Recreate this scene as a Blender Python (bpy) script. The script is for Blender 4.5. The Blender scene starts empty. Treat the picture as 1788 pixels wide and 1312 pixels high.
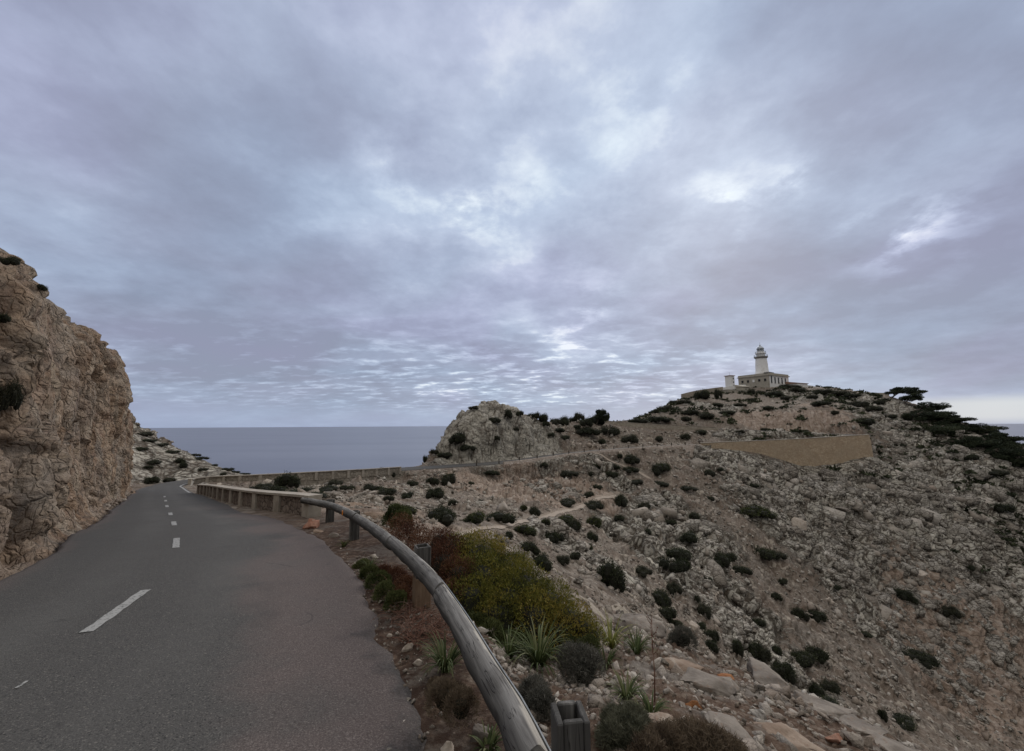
import bpy, bmesh, math, random
import numpy as np
from mathutils import Vector, Matrix
from mathutils.bvhtree import BVHTree

# ------------------------------------------------------------------ camera
SC = bpy.context.scene
COL = SC.collection
F_PX, CU, CV = 700.0, 894.0, 656.0
CAM = np.array([0.0, 0.0, 1.6])
PITCH, ROLL = math.atan(86.5 / F_PX), 0.0051
cp, sp, cr, sr = math.cos(PITCH), math.sin(PITCH), math.cos(ROLL), math.sin(ROLL)
FW = np.array([0, cp, sp])
R0, U0 = np.array([1.0, 0, 0]), np.array([0, -sp, cp])
RT, UP = cr * R0 - sr * U0, sr * R0 + cr * U0

camd = bpy.data.cameras.new("camera")
cam = bpy.data.objects.new("camera", camd)
COL.objects.link(cam)
camd.sensor_width = 36.0
camd.sensor_fit = 'HORIZONTAL'
camd.lens = 36.0 * F_PX / 1788.0
camd.clip_start = 0.05
camd.clip_end = 200000.0
cam.matrix_world = Matrix(((RT[0], UP[0], -FW[0], CAM[0]), (RT[1], UP[1], -FW[1], CAM[1]),
                           (RT[2], UP[2], -FW[2], CAM[2]), (0, 0, 0, 1)))
SC.camera = cam
SC.view_settings.view_transform = 'Standard'
SC.view_settings.look = 'None'
SC.view_settings.exposure = 0.0
SC.view_settings.gamma = 1.0
SC.cycles.max_bounces = 5
SC.cycles.diffuse_bounces = 3
SC.cycles.transparent_max_bounces = 8


def ray(u, v):
    return FW + RT * ((u - CU) / F_PX) - UP * ((v - CV) / F_PX)


def P(u, v, Y):
    d = ray(u, v)
    return CAM + d * (Y / d[1])


# ------------------------------------------------------------------ node helpers
class NT:
    def __init__(s, tree):
        s.t = tree

    def n(s, typ, ins=None, **props):
        nd = s.t.nodes.new(typ)
        for k, v in props.items():
            setattr(nd, k, v)
        for k, v in (ins or {}).items():
            if isinstance(v, bpy.types.NodeSocket):
                s.t.links.new(v, nd.inputs[k])
            else:
                nd.inputs[k].default_value = v
        return nd

    def math(s, op, a, b=None, c=None, clamp=False):
        nd = s.n('ShaderNodeMath', operation=op, use_clamp=clamp)
        for i, v in enumerate((a, b, c)):
            if v is None:
                continue
            if isinstance(v, bpy.types.NodeSocket):
                s.t.links.new(v, nd.inputs[i])
            else:
                nd.inputs[i].default_value = v
        return nd.outputs[0]

    def vmath(s, op, a, b=None, scale=None):
        nd = s.n('ShaderNodeVectorMath', operation=op)
        for i, v in enumerate((a, b)):
            if v is None:
                continue
            if isinstance(v, bpy.types.NodeSocket):
                s.t.links.new(v, nd.inputs[i])
            else:
                nd.inputs[i].default_value = v
        if scale is not None:
            if isinstance(scale, bpy.types.NodeSocket):
                s.t.links.new(scale, nd.inputs['Scale'])
            else:
                nd.inputs['Scale'].default_value = scale
        return nd.outputs[1] if op in ('LENGTH', 'DOT_PRODUCT', 'DISTANCE') else nd.outputs[0]

    def noise(s, vec, scale, detail=4, rough=0.55, dist=0.0, col=False):
        nd = s.n('ShaderNodeTexNoise', {'Vector': vec, 'Scale': scale, 'Detail': detail, 'Roughness': rough, 'Distortion': dist})
        return nd.outputs['Color' if col else 'Fac']

    def voro(s, vec, scale, feature='F1', out='Distance', rnd=1.0):
        nd = s.n('ShaderNodeTexVoronoi', {'Vector': vec, 'Scale': scale, 'Randomness': rnd}, feature=feature)
        return nd.outputs[out]

    def ramp(s, fac, stops, interp='LINEAR'):
        nd = s.n('ShaderNodeValToRGB', {'Fac': fac})
        cr_ = nd.color_ramp
        cr_.interpolation = interp
        while len(cr_.elements) < len(stops):
            cr_.elements.new(0.5)
        for e, (p, c) in zip(cr_.elements, stops):
            e.position = p
            e.color = (c, c, c, 1) if isinstance(c, (int, float)) else (*c[:3], 1)
        return nd.outputs['Color']

    def mix(s, fac, a, b, blend='MIX'):
        nd = s.n('ShaderNodeMix', data_type='RGBA', blend_type=blend)
        for i, v in ((0, fac), (6, a), (7, b)):
            if isinstance(v, bpy.types.NodeSocket):
                s.t.links.new(v, nd.inputs[i])
            elif i == 0:
                nd.inputs[0].default_value = v
            else:
                nd.inputs[i].default_value = (*v[:3], 1) if not isinstance(v, (int, float)) else (v, v, v, 1)
        return nd.outputs[2]

    def sstep(s, x, a, b):
        nd = s.n('ShaderNodeMapRange', {'Value': x, 'From Min': a, 'From Max': b}, interpolation_type='SMOOTHSTEP')
        return nd.outputs[0]

    def attr(s, name, out='Fac'):
        return s.n('ShaderNodeAttribute', attribute_name=name).outputs[out]

    def comb(s, x, y, z):
        return s.n('ShaderNodeCombineXYZ', {'X': x, 'Y': y, 'Z': z}).outputs[0]


# ------------------------------------------------------------------ world: broken overcast over a physical sky
SUN_AZ, SUN_EL = math.radians(28), math.radians(27)
world = bpy.data.worlds.new("World")
SC.world = world
world.use_nodes = True
wt = world.node_tree
wt.nodes.clear()
W = NT(wt)
dirv = W.vmath('NORMALIZE', W.n('ShaderNodeTexCoord').outputs['Generated'])
sep = W.n('ShaderNodeSeparateXYZ', {'Vector': dirv})
dx, dy, dz = sep.outputs
sky = W.n('ShaderNodeTexSky', sky_type='NISHITA', sun_disc=False, sun_elevation=SUN_EL, sun_rotation=SUN_AZ,
          altitude=170.0, air_density=1.0, dust_density=1.2, ozone_density=1.5)
zc = W.math('MAXIMUM', W.math('ADD', dz, 0.035), 0.012)
q = W.comb(W.math('DIVIDE', dx, zc), W.math('DIVIDE', dy, zc), 0.0)       # the flat cloud deck seen from below
q1 = W.comb(W.math('DIVIDE', dx, W.math('ADD', W.math('MAXIMUM', dz, 0.0), 0.22)), W.math('DIVIDE', dy, W.math('ADD', W.math('MAXIMUM', dz, 0.0), 0.22)), 3.7)
big = W.noise(q1, 0.9, 5, 0.5, 0.15)
rot = W.n('ShaderNodeMapping', {'Vector': q1, 'Rotation': (0, 0, math.radians(-32)), 'Scale': (0.6, 1.25, 1)}).outputs[0]
streak = W.noise(rot, 1.1, 6, 0.5, 0.15)
soft = W.noise(q1, 2.6, 6, 0.52, 0.1)
q2 = W.comb(W.math('DIVIDE', dx, W.math('ADD', W.math('MAXIMUM', dz, 0.0), 0.12)), W.math('DIVIDE', dy, W.math('ADD', W.math('MAXIMUM', dz, 0.0), 0.12)), 1.3)
rot2 = W.n('ShaderNodeMapping', {'Vector': q2, 'Rotation': (0, 0, math.radians(16)), 'Scale': (0.85, 1.25, 1)}).outputs[0]
rip = W.noise(rot2, 5.6, 4, 0.55, 0.1)


def lobe(u, v, k):
    d = ray(u, v)
    d = d / np.linalg.norm(d)
    c = W.vmath('DOT_PRODUCT', dirv, tuple(d))
    return W.math('EXPONENT', W.math('MULTIPLY', W.math('SUBTRACT', c, 1.0), k))


def wsum(terms):
    acc = None
    for t, k in terms:
        m = W.math('MULTIPLY', t, k)
        acc = m if acc is None else W.math('ADD', acc, m)
    return acc


fine_c = W.noise(q1, 7.5, 5, 0.6, 0.1)
dens = wsum([(big, 0.56), (streak, 0.62), (soft, 0.62), (fine_c, 0.40)])                    # mean about 0.89
patchn = W.sstep(W.noise(q1, 3.6, 6, 0.58, 0.15), 0.43, 0.60)


def patch(u, v, k):
    return W.math('MULTIPLY', lobe(u, v, k), W.math('ADD', W.math('MULTIPLY', patchn, 0.8), 0.30))


bright = wsum([(lobe(1060, 320, 7), 0.07), (patch(1262, 375, 420), 0.24), (patch(1300, 350, 900), 0.10), (patch(1382, 315, 1200), 0.32), (patch(820, 375, 500), 0.30), (patch(905, 300, 300), 0.14), (patch(1000, 590, 160), 0.2), (patch(1100, 215, 160), 0.04), (patch(700, 300, 200), 0.08), (patch(1240, 200, 120), 0.05), (patch(900, 450, 250), 0.10), (patch(1040, 525, 400), 0.16),
               (patch(690, 265, 120), 0.10), (patch(1040, 240, 60), 0.07), (lobe(1330, 120, 30), 0.03), (patch(1515, 420, 700), 0.34), (patch(1590, 405, 700), 0.22), (patch(1660, 375, 600), 0.28), (patch(1600, 480, 500), 0.14), (lobe(880, 590, 18), 0.05),
               (lobe(620, 560, 60), 0.02), (lobe(430, 520, 40), -0.15), (lobe(380, 330, 14), -0.13), (lobe(1640, 600, 22), -0.10),
               (lobe(1500, 250, 45), -0.09), (lobe(1750, 100, 16), -0.09), (lobe(1080, 640, 45), -0.06), (lobe(1010, 440, 70), -0.09),
               (lobe(110, 250, 30), 0.04), (lobe(700, 90, 10), 0.06)])
val = W.math('ADD', W.math('SUBTRACT', dens, 1.115), bright)
ripmask = W.math('MULTIPLY', W.math('MULTIPLY', W.sstep(dz, 0.30, 0.10), W.sstep(dz, 0.015, 0.055)),
                 W.math('ADD', W.math('ADD', lobe(900, 600, 9), W.math('MULTIPLY', lobe(450, 610, 12), 0.55)), W.math('MULTIPLY', lobe(1150, 590, 30), 0.3), clamp=True))
ripv = W.math('MULTIPLY', W.math('SUBTRACT', W.sstep(rip, 0.44, 0.70), 0.27), W.math('MULTIPLY', ripmask, 0.42))
val = W.math('ADD', val, ripv)
cl = W.ramp(W.math('ADD', W.math('MULTIPLY', val, 1.50), 0.40, clamp=True),
            [(0.0, (2.85, 3.15, 4.35)), (0.28, (3.4, 3.85, 5.3)), (0.5, (4.15, 4.75, 6.4)), (0.72, (5.35, 6.05, 7.8)), (1.0, (8.6, 9.2, 10.2))])
tintn = W.noise(q1, 1.3, 2, 0.5, 0.3)
tint = W.ramp(tintn, [(0.3, (1.035, 0.985, 1.0)), (0.5, (1.0, 1.0, 0.98)), (0.7, (0.965, 1.015, 1.0))])
cl = W.mix(1.0, cl, tint, 'MULTIPLY')
# unseen sky made neutral, bright overhead and dim behind, to shape the ground light
side = W.vmath('DOT_PRODUCT', dirv, tuple(FW / np.linalg.norm(FW)))
back = W.mix(W.sstep(dz, 0.30, 0.92), (2.2, 2.15, 2.1), (12.0, 11.6, 11.2))
cl = W.mix(W.sstep(side, 0.46, 0.15), cl, W.mix(1.0, back, W.ramp(soft, [(0.3, 0.8), (0.7, 1.2)]), 'MULTIPLY'))
# pale band low over the sea, whiter gap far right
horiz = W.sstep(dz, 0.10, 0.0)
hz = W.mix(W.math('MULTIPLY', horiz, 0.7), cl, (3.7, 4.5, 6.3))
gap = W.math('MULTIPLY', lobe(1740, 712, 90), W.math('MULTIPLY', W.sstep(dz, 0.050, 0.030), W.sstep(dz, -0.01, 0.012)))
hz = W.mix(W.math('MULTIPLY', gap, 0.9, clamp=True), hz, (6.6, 7.0, 7.4))
mixs = W.mix(0.06, hz, sky.outputs['Color'])
low = W.mix(W.sstep(dz, 0.0, -0.02), mixs, (1.2, 1.2, 1.3))
bg = W.n('ShaderNodeBackground', {'Color': low, 'Strength': 0.1})
wo = W.n('ShaderNodeOutputWorld', {'Surface': bg.outputs[0]})

sund = bpy.data.lights.new("sun", 'SUN')
sund.energy = 1.5
sund.angle = math.radians(30)
sund.color = (1.0, 0.93, 0.84)
suno = bpy.data.objects.new("sun", sund)
COL.objects.link(suno)
sdir = Vector((math.sin(SUN_AZ) * math.cos(SUN_EL), math.cos(SUN_AZ) * math.cos(SUN_EL), math.sin(SUN_EL)))
suno.rotation_euler = sdir.to_track_quat('Z', 'Y').to_euler()

# ------------------------------------------------------------------ numpy noise
M32 = np.uint32


def _h(ix, iy, iz, seed):
    h = (ix.astype(np.int64) * 374761393 + iy.astype(np.int64) * 668265263 + iz.astype(np.int64) * 2147483647 + seed * 974634777) & 0xFFFFFFFF
    h = h.astype(np.uint32)
    h ^= h >> M32(15)
    h *= M32(2246822519)
    h ^= h >> M32(13)
    h *= M32(3266489917)
    h ^= h >> M32(16)
    return h


def _hf(ix, iy, iz, seed):
    return _h(ix, iy, iz, seed).astype(np.float32) * np.float32(1 / 4294967296.0)


def vnoise(p, seed=0):
    f = np.floor(p)
    i = f.astype(np.int64)
    t = (p - f).astype(np.float32)
    t = t * t * t * (t * (t * 6 - 15) + 10)
    out = 0
    for a in (0, 1):
        wa = t[:, 0] if a else 1 - t[:, 0]
        for b in (0, 1):
            wb = wa * (t[:, 1] if b else 1 - t[:, 1])
            for c in (0, 1):
                w = wb * (t[:, 2] if c else 1 - t[:, 2])
                out = out + w * _hf(i[:, 0] + a, i[:, 1] + b, i[:, 2] + c, seed)
    return out * 2 - 1


def fbm(p, octs=4, gain=0.5, seed=0):
    out, amp, tot = 0, 1.0, 0
    for o in range(octs):
        out = out + amp * vnoise(p * (2.03 ** o) + 17.3 * o, seed + o)
        tot += amp
        amp *= gain
    return out / tot


def voronoi(p, seed=0, jit=0.9):
    """F1, F2, a random number and a random facet height per cell"""
    n = len(p)
    f = np.floor(p).astype(np.int64)
    F1 = np.full(n, 9e9, np.float32)
    F2 = F1.copy()
    rid = np.zeros(n, np.float32)
    off = np.zeros((n, 3), np.float32)
    for a in (-1, 0, 1):
        for b in (-1, 0, 1):
            for c in (-1, 0, 1):
                cx, cy, cz = f[:, 0] + a, f[:, 1] + b, f[:, 2] + c
                h = _h(cx, cy, cz, seed)
                r1 = (h & M32(1023)).astype(np.float32) / 1023
                r2 = ((h >> M32(10)) & M32(1023)).astype(np.float32) / 1023
                r3 = ((h >> M32(20)) & M32(1023)).astype(np.float32) / 1023
                d0 = (p[:, 0] - (cx + 0.5 + (r1 - 0.5) * jit)).astype(np.float32)
                d1 = (p[:, 1] - (cy + 0.5 + (r2 - 0.5) * jit)).astype(np.float32)
                d2 = (p[:, 2] - (cz + 0.5 + (r3 - 0.5) * jit)).astype(np.float32)
                d = d0 * d0 + d1 * d1 + d2 * d2
                m = d < F1
                F2 = np.where(m, F1, np.minimum(F2, d))
                F1 = np.where(m, d, F1)
                rid = np.where(m, (h * M32(2654435761)).astype(np.float32) / 4294967296.0, rid)
                off[m, 0] = d0[m]
                off[m, 1] = d1[m]
                off[m, 2] = d2[m]
    g = np.stack([(rid * 7.31) % 1 - 0.5, (rid * 13.7) % 1 - 0.5, (rid * 29.9) % 1 - 0.5], 1)
    tilt = (off * g).sum(1) * 2
    return np.sqrt(F1), np.sqrt(F2), rid, tilt


def sst(a, b, x):
    t = np.clip((x - a) / (b - a), 0, 1)
    return t * t * (3 - 2 * t)


def blocks(p, seed, crack=0.18, depth=1.0):
    """fractured rock: every block stands at its own height and tilt, with open joints between blocks"""
    F1, F2, rid, tilt = voronoi(p, seed)
    e = F2 - F1
    return (rid - 0.5) * 0.75 + tilt * 0.8 - depth * (1 - sst(0.0, crack, e)), rid, e


# ------------------------------------------------------------------ object helpers
def tag(o, label=None, cat=None, group=None, kind=None):
    if label:
        o['label'] = label
    if cat:
        o['category'] = cat
    if group:
        o['group'] = group
    if kind:
        o['kind'] = kind
    return o


def empty(name, loc=(0, 0, 0), rz=0.0, scale=1.0):
    o = bpy.data.objects.new(name, None)
    COL.objects.link(o)
    o.location = loc
    o.rotation_euler = (0, 0, rz)
    if scale != 1.0:
        o.scale = (scale,) * 3 if isinstance(scale, (int, float)) else scale
    o.empty_display_size = 0.1
    return o


def mesh_obj(name, verts, faces, mat, parent=None, smooth=True, attrs=None, fattrs=None):
    """faces: (n,3) or (n,4) numpy array, or a list of tuples"""
    me = bpy.data.meshes.new(name)
    if isinstance(faces, np.ndarray):
        v = np.asarray(verts, np.float32)
        nf, k = faces.shape
        me.vertices.add(len(v))
        me.vertices.foreach_set('co', v.ravel())
        me.loops.add(nf * k)
        me.loops.foreach_set('vertex_index', faces.astype(np.int32).ravel())
        me.polygons.add(nf)
        me.polygons.foreach_set('loop_start', np.arange(0, nf * k, k, dtype=np.int32))
        me.update(calc_edges=True)
    else:
        me.from_pydata([tuple(map(float, q_)) for q_ in verts], [], [tuple(int(i) for i in f_) for f_ in faces])
        me.update()
    if smooth:
        me.polygons.foreach_set('use_smooth', np.ones(len(me.polygons), bool))
    for k_, a_ in (attrs or {}).items():
        at = me.attributes.new(k_, 'FLOAT', 'POINT')
        at.data.foreach_set('value', np.asarray(a_, np.float32).ravel())
    for k_, a_ in (fattrs or {}).items():
        at = me.attributes.new(k_, 'FLOAT', 'FACE')
        at.data.foreach_set('value', np.asarray(a_, np.float32).ravel())
    if mat:
        me.materials.append(mat)
    o = bpy.data.objects.new(name, me)
    COL.objects.link(o)
    if parent:
        o.parent = parent
    return o


def grid_faces(nr, nc, wrap=False):
    i = np.arange(nr - 1)[:, None]
    j = np.arange(nc if wrap else nc - 1)[None, :]
    j2 = (j + 1) % nc
    a = i * nc + j
    b = i * nc + j2
    c = (i + 1) * nc + j2
    d = (i + 1) * nc + j
    return np.stack([a, b, c, d], -1).reshape(-1, 4)


def material(name):
    m = bpy.data.materials.new(name)
    m.use_nodes = True
    m.node_tree.nodes.clear()
    return m, NT(m.node_tree)


def finish(T, color, rough=0.9, bump=None, bstr=0.3, bdist=0.05, metallic=0.0, spec=0.3, extra=None):
    b = T.n('ShaderNodeBsdfPrincipled')
    for k, v in (('Base Color', color), ('Roughness', rough), ('Metallic', metallic), ('Specular IOR Level', spec)):
        if isinstance(v, bpy.types.NodeSocket):
            T.t.links.new(v, b.inputs[k])
        elif k == 'Base Color':
            b.inputs[k].default_value = (*v[:3], 1)
        else:
            b.inputs[k].default_value = v
    for k, v in (extra or {}).items():
        b.inputs[k].default_value = v
    if bump is not None:
        bn = T.n('ShaderNodeBump', {'Height': bump, 'Strength': bstr, 'Distance': bdist})
        T.t.links.new(bn.outputs[0], b.inputs['Normal'])
    T.n('ShaderNodeOutputMaterial', {'Surface': b.outputs[0]})
    return b


def pos(T):
    return T.n('ShaderNodeNewGeometry').outputs['Position']


def objc(T):
    return T.n('ShaderNodeTexCoord').outputs['Object']


def resample(pts, step):
    """Catmull-Rom through pts, resampled at about `step`"""
    pts = np.asarray(pts, float)
    ext = np.vstack([2 * pts[0] - pts[1], pts, 2 * pts[-1] - pts[-2]])
    out = []
    for i in range(1, len(ext) - 2):
        p0, p1, p2, p3 = ext[i - 1], ext[i], ext[i + 1], ext[i + 2]
        n = max(2, int(np.linalg.norm(p2 - p1) / step))
        t = np.linspace(0, 1, n, endpoint=False)[:, None]
        t0 = 0.0
        d1 = np.linalg.norm(p1 - p0) ** 0.5 + 1e-6
        d2 = np.linalg.norm(p2 - p1) ** 0.5 + 1e-6
        d3 = np.linalg.norm(p3 - p2) ** 0.5 + 1e-6
        m1 = (p1 - p0) / d1 - (p2 - p0) / (d1 + d2) + (p2 - p1) / d2
        m2 = (p2 - p1) / d2 - (p3 - p1) / (d2 + d3) + (p3 - p2) / d3
        m1, m2 = m1 * d2, m2 * d2
        h00 = 2 * t ** 3 - 3 * t ** 2 + 1
        h10 = t ** 3 - 2 * t ** 2 + t
        h01 = -2 * t ** 3 + 3 * t ** 2
        h11 = t ** 3 - t ** 2
        out.append(h00 * p1 + h10 * m1 + h01 * p2 + h11 * m2)
    out.append(ext[-2][None])
    return np.vstack(out)
# ------------------------------------------------------------------ road layout (left edge, right edge, height)
RD = [  # Lx, Ly, Rx, Ry, z
    (-4.9, -5, 1.6, -5, .22), (-4.7, -2, .75, -2, .08), (-4.95, .6, .05, .6, -.04), (-5.4, 2.6, -.54, 2.6, -.17), (-6.05, 4.2, -1.28, 4.15, -.28),
    (-6.85, 5.6, -2.05, 5.6, -.38), (-8.0, 7.2, -2.95, 7.2, -.53), (-9.5, 9.0, -4.1, 8.95, -.69), (-11.4, 11.3, -5.7, 11.32, -.93), (-13.6, 13.9, -8.94, 14.25, -1.27),
    (-16.5, 17.1, -12.6, 18.1, -1.72), (-19.9, 20.9, -16.3, 22.3, -2.22), (-23.7, 25.2, -20.2, 26.9, -2.82), (-28.3, 30.4, -24.3, 31.5, -3.42),
    (-33.0, 36.0, -29.2, 37.2, -4.08), (-37.8, 41.4, -33.8, 42.6, -4.68), (-41.0, 46.0, -37.2, 46.5, -5.03), (-42.2, 50.2, -38.3, 49.0, -5.1), (-41.0, 54.0, -36.8, 50.8, -5.08),
    (-35.5, 55.4, -32.4, 51.0, -4.95), (-28.5, 59.4, -26.2, 55.2, -5.05), (-23.4, 64.4, -20.9, 60.3, -5.25),
    (-20.2, 68.2, -17.7, 64.3, -5.40), (-13.6, 74.5, -11.5, 70.3, -5.60), (-1.4, 82.2, .7, 78.0, -5.45), (11.2, 92.2, 13.3, 88.0, -4.75),
    (26.6, 101.8, 28.5, 97.3, -4.25), (49.4, 111.3, 51.0, 106.6, -3.85), (78.0, 117.6, 78.5, 113, -3.25), (94.0, 120.5, 95.5, 115.5, -2.5),
    (101.5, 123.0, 105.0, 119.0, -2.2), (103.0, 125.0, 108.5, 125.0, -2.0), (99.0, 128.0, 102.0, 132.5, -1.6), (84.0, 130.0, 86.0, 134.5, -.8),
    (57.0, 129.0, 58.0, 133.5, .6), (33.0, 124.0, 33.0, 128.6, 2.0), (22.0, 121.0, 20.0, 126.0, 3.0)]
RDn = np.array(RD)
rdL = resample(np.c_[RDn[:, 0:2], RDn[:, 4]], 0.4)
# resample both edges with the same parameters: run on a 5-vector
_r5 = resample(RDn, 0.5)
RL = np.c_[_r5[:, 0], _r5[:, 1], _r5[:, 4]]
RR = np.c_[_r5[:, 2], _r5[:, 3], _r5[:, 4]]
RC = (RL + RR) / 2
RHW = np.linalg.norm((RL - RR)[:, :2], axis=1) / 2
RS = np.r_[0, np.cumsum(np.linalg.norm(np.diff(RC[:, :2], axis=0), axis=1))]
_t = np.gradient(RC[:, :2], axis=0)
_t /= np.linalg.norm(_t, axis=1)[:, None]
RN = np.c_[_t[:, 1], -_t[:, 0]]          # points to the right-hand (valley) side


def s_at(x, y, lo=0, hi=None):
    d = np.hypot(RC[lo:hi, 0] - x, RC[lo:hi, 1] - y)
    return lo + int(np.argmin(d))


def S_of(x, y):
    return RS[s_at(x, y)]


# ------------------------------------------------------------------ terrain: control points (u, v, distance) through the photograph's view
CP = [
    # beside the low wall and the guard rail
    (600, 885, 15), (600, 870, 24), (590, 866, 34), (560, 861, 47), (520, 860, 44), (480, 856, 43), (430, 851, 41), (600, 860, 50), (640, 857, 54), (680, 852, 58), (700, 850, 60),
    (560, 905, 11), (640, 915, 10.5), (700, 905, 15), (640, 880, 20), (680, 862, 36),
    (700, 1000, 6.6), (700, 950, 9.2), (760, 960, 8.5), (760, 930, 13),
    (780, 905, 22), (780, 880, 36), (770, 850, 57), (780, 832, 64), (840, 885, 38),
    (900, 1150, 4.0), (850, 1050, 6.2), (850, 1000, 10), (850, 962, 16), (880, 940, 22), (900, 915, 31), (900, 885, 48), (900, 850, 66),
    (1000, 1165, 4.3), (960, 1110, 6.2), (960, 1060, 11), (980, 1000, 24), (1000, 960, 34), (1000, 900, 53), (1000, 850, 74), (1000, 815, 83),
    (1115, 1100, 6.6), (1110, 1130, 11), (1110, 1075, 24), (1100, 1020, 37), (1100, 950, 54), (1100, 900, 66), (1100, 850, 81), (1100, 808, 92),
    (1230, 1160, 33), (1230, 1050, 48), (1230, 950, 66), (1230, 870, 85), (1230, 800, 101),
    (1380, 1250, 38), (1380, 1100, 58), (1380, 950, 80), (1380, 850, 100), (1380, 826, 107),
    (1450, 828, 107.5), (1300, 801, 103), (1500, 808, 112),
    (1510, 1312, 42), (1510, 1100, 68), (1510, 950, 90), (1510, 850, 107),
    (1650, 1312, 50), (1650, 1100, 78), (1650, 950, 98), (1650, 850, 114), (1650, 770, 133), (1650, 727, 150),
    (1788, 1312, 58), (1788, 1100, 84), (1788, 950, 102), (1788, 850, 117), (1788, 792, 130),
    (2000, 1200, 80), (2000, 950, 104), (2000, 850, 120), (2000, 815, 130),
    # foreground bank right of the rail
    (1060, 1270, 2.25), (940, 1312, 1.95), (900, 1240, 2.6), (1000, 1230, 2.8), (1100, 1180, 4.0), (1200, 1250, 2.8), (1250, 1190, 4.2), (1400, 1255, 3.7), (1500, 1300, 3.5),
    (1300, 1180, 5.6), (1420, 1222, 5.2), (1600, 1312, 4.3), (1750, 1420, 3.6), (1900, 1500, 3.6),
    (1300, 1300, 8.5), (1420, 1340, 8.5), (1600, 1420, 8), (1300, 1330, 16), (1420, 1400, 18), (1600, 1430, 22), (1200, 1230, 16), (1300, 1290, 26), (1450, 1380, 30), (1600, 1400, 36), (1800, 1420, 40),
    (1900, 1600, 12), (2000, 1500, 30), (2000, 1400, 50),
    (820, 1312, 1.92), (790, 1240, 2.5), (1300, 1312, 2.3), (1500, 1450, 2.1), (1700, 1600, 1.9), (2000, 1800, 2.0),
    # hill beyond the bend, left
    (255, 842, 53), (250, 800, 60), (232, 748, 74), (180, 700, 82), (100, 640, 88), (300, 838, 57), (300, 776, 72), (360, 832, 58), (360, 803, 68), (425, 829, 60), (400, 819, 62), (445, 834, 57),
    (232, 790, 95), (300, 820, 95), (180, 760, 110), (425, 850, 75), (100, 720, 120), (0, 640, 90), (0, 740, 130),
    (-150, 640, 80), (-400, 600, 60),
    (232, 850, 140), (100, 850, 180), (300, 880, 130), (425, 900, 110), (0, 860, 200),
    # seaward fall behind the far road
    (500, 845, 68), (560, 850, 72), (650, 838, 75), (720, 828, 78), (500, 900, 100), (560, 900, 100), (650, 890, 105), (720, 880, 110), (560, 950, 160), (700, 930, 170),
    (690, 812, 69), (740, 808, 74),
    # rock outcrop behind the road
    (778, 806, 77), (800, 800, 78.5), (795, 770, 80.5), (783, 752, 82.5), (800, 728, 84), (820, 713, 85.5), (848, 711, 87), (880, 720, 88), (920, 732, 93), (960, 742, 99),
    (850, 760, 82), (850, 802, 78.7), (900, 765, 85.5), (900, 797, 83.0), (950, 770, 92), (960, 792, 89.5), (1000, 765, 104),
    (800, 790, 98), (850, 780, 104), (900, 772, 110), (760, 815, 92), (850, 850, 140), (760, 870, 125), (930, 800, 135),
    # slope from the road up to the upper wall and the lighthouse
    (1010, 745, 112), (1050, 770, 108), (1060, 742, 119), (1060, 762, 113), (1130, 778, 111), (1180, 776, 116), (1130, 768, 116.5), (1180, 768, 120),
    (1010, 768, 150), (1000, 850, 220), (900, 880, 200),
    (1230, 762, 121), (1300, 757, 124), (1400, 753, 126.5), (1350, 735, 140), (1350, 705, 170), (1350, 690, 198), (1420, 726, 140), (1420, 700, 172), (1480, 745, 130), (1480, 715, 152),
    (1110, 730, 150), (1150, 716, 170), (1192, 697, 195), (1192, 730, 142), (1250, 725, 148), (1250, 700, 180), (1260, 686, 208), (1290, 683, 212), (1345, 680, 211), (1390, 676, 214), (1430, 678, 208),
    (1520, 688, 188), (1520, 708, 165), (1560, 694, 182), (1560, 720, 158), (1560, 760, 137), (1600, 706, 168),
    (1300, 676, 240), (1380, 672, 245), (1430, 680, 240), (1250, 690, 245), (1520, 700, 230), (1620, 740, 200), (1700, 800, 180), (1788, 850, 170), (2000, 880, 170),
    (1300, 720, 320), (1400, 730, 330), (1530, 760, 310), (1192, 740, 270), (1110, 770, 230), (1650, 820, 280), (1788, 900, 260), (1000, 950, 330), (1200, 850, 420), (1450, 850, 430), (1700, 950, 400),
    (1710, 757, 140), (1710, 810, 122),
]
CP += [(728, 1080, 4.62), (621, 970, 8.17), (571, 930, 10.4)]
pts = [P(u_, v_, Y_ * (1.13 if (Y_ < 7 and v_ > 930 and u_ > 750) else 1.0)) for u_, v_, Y_ in CP]
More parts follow.
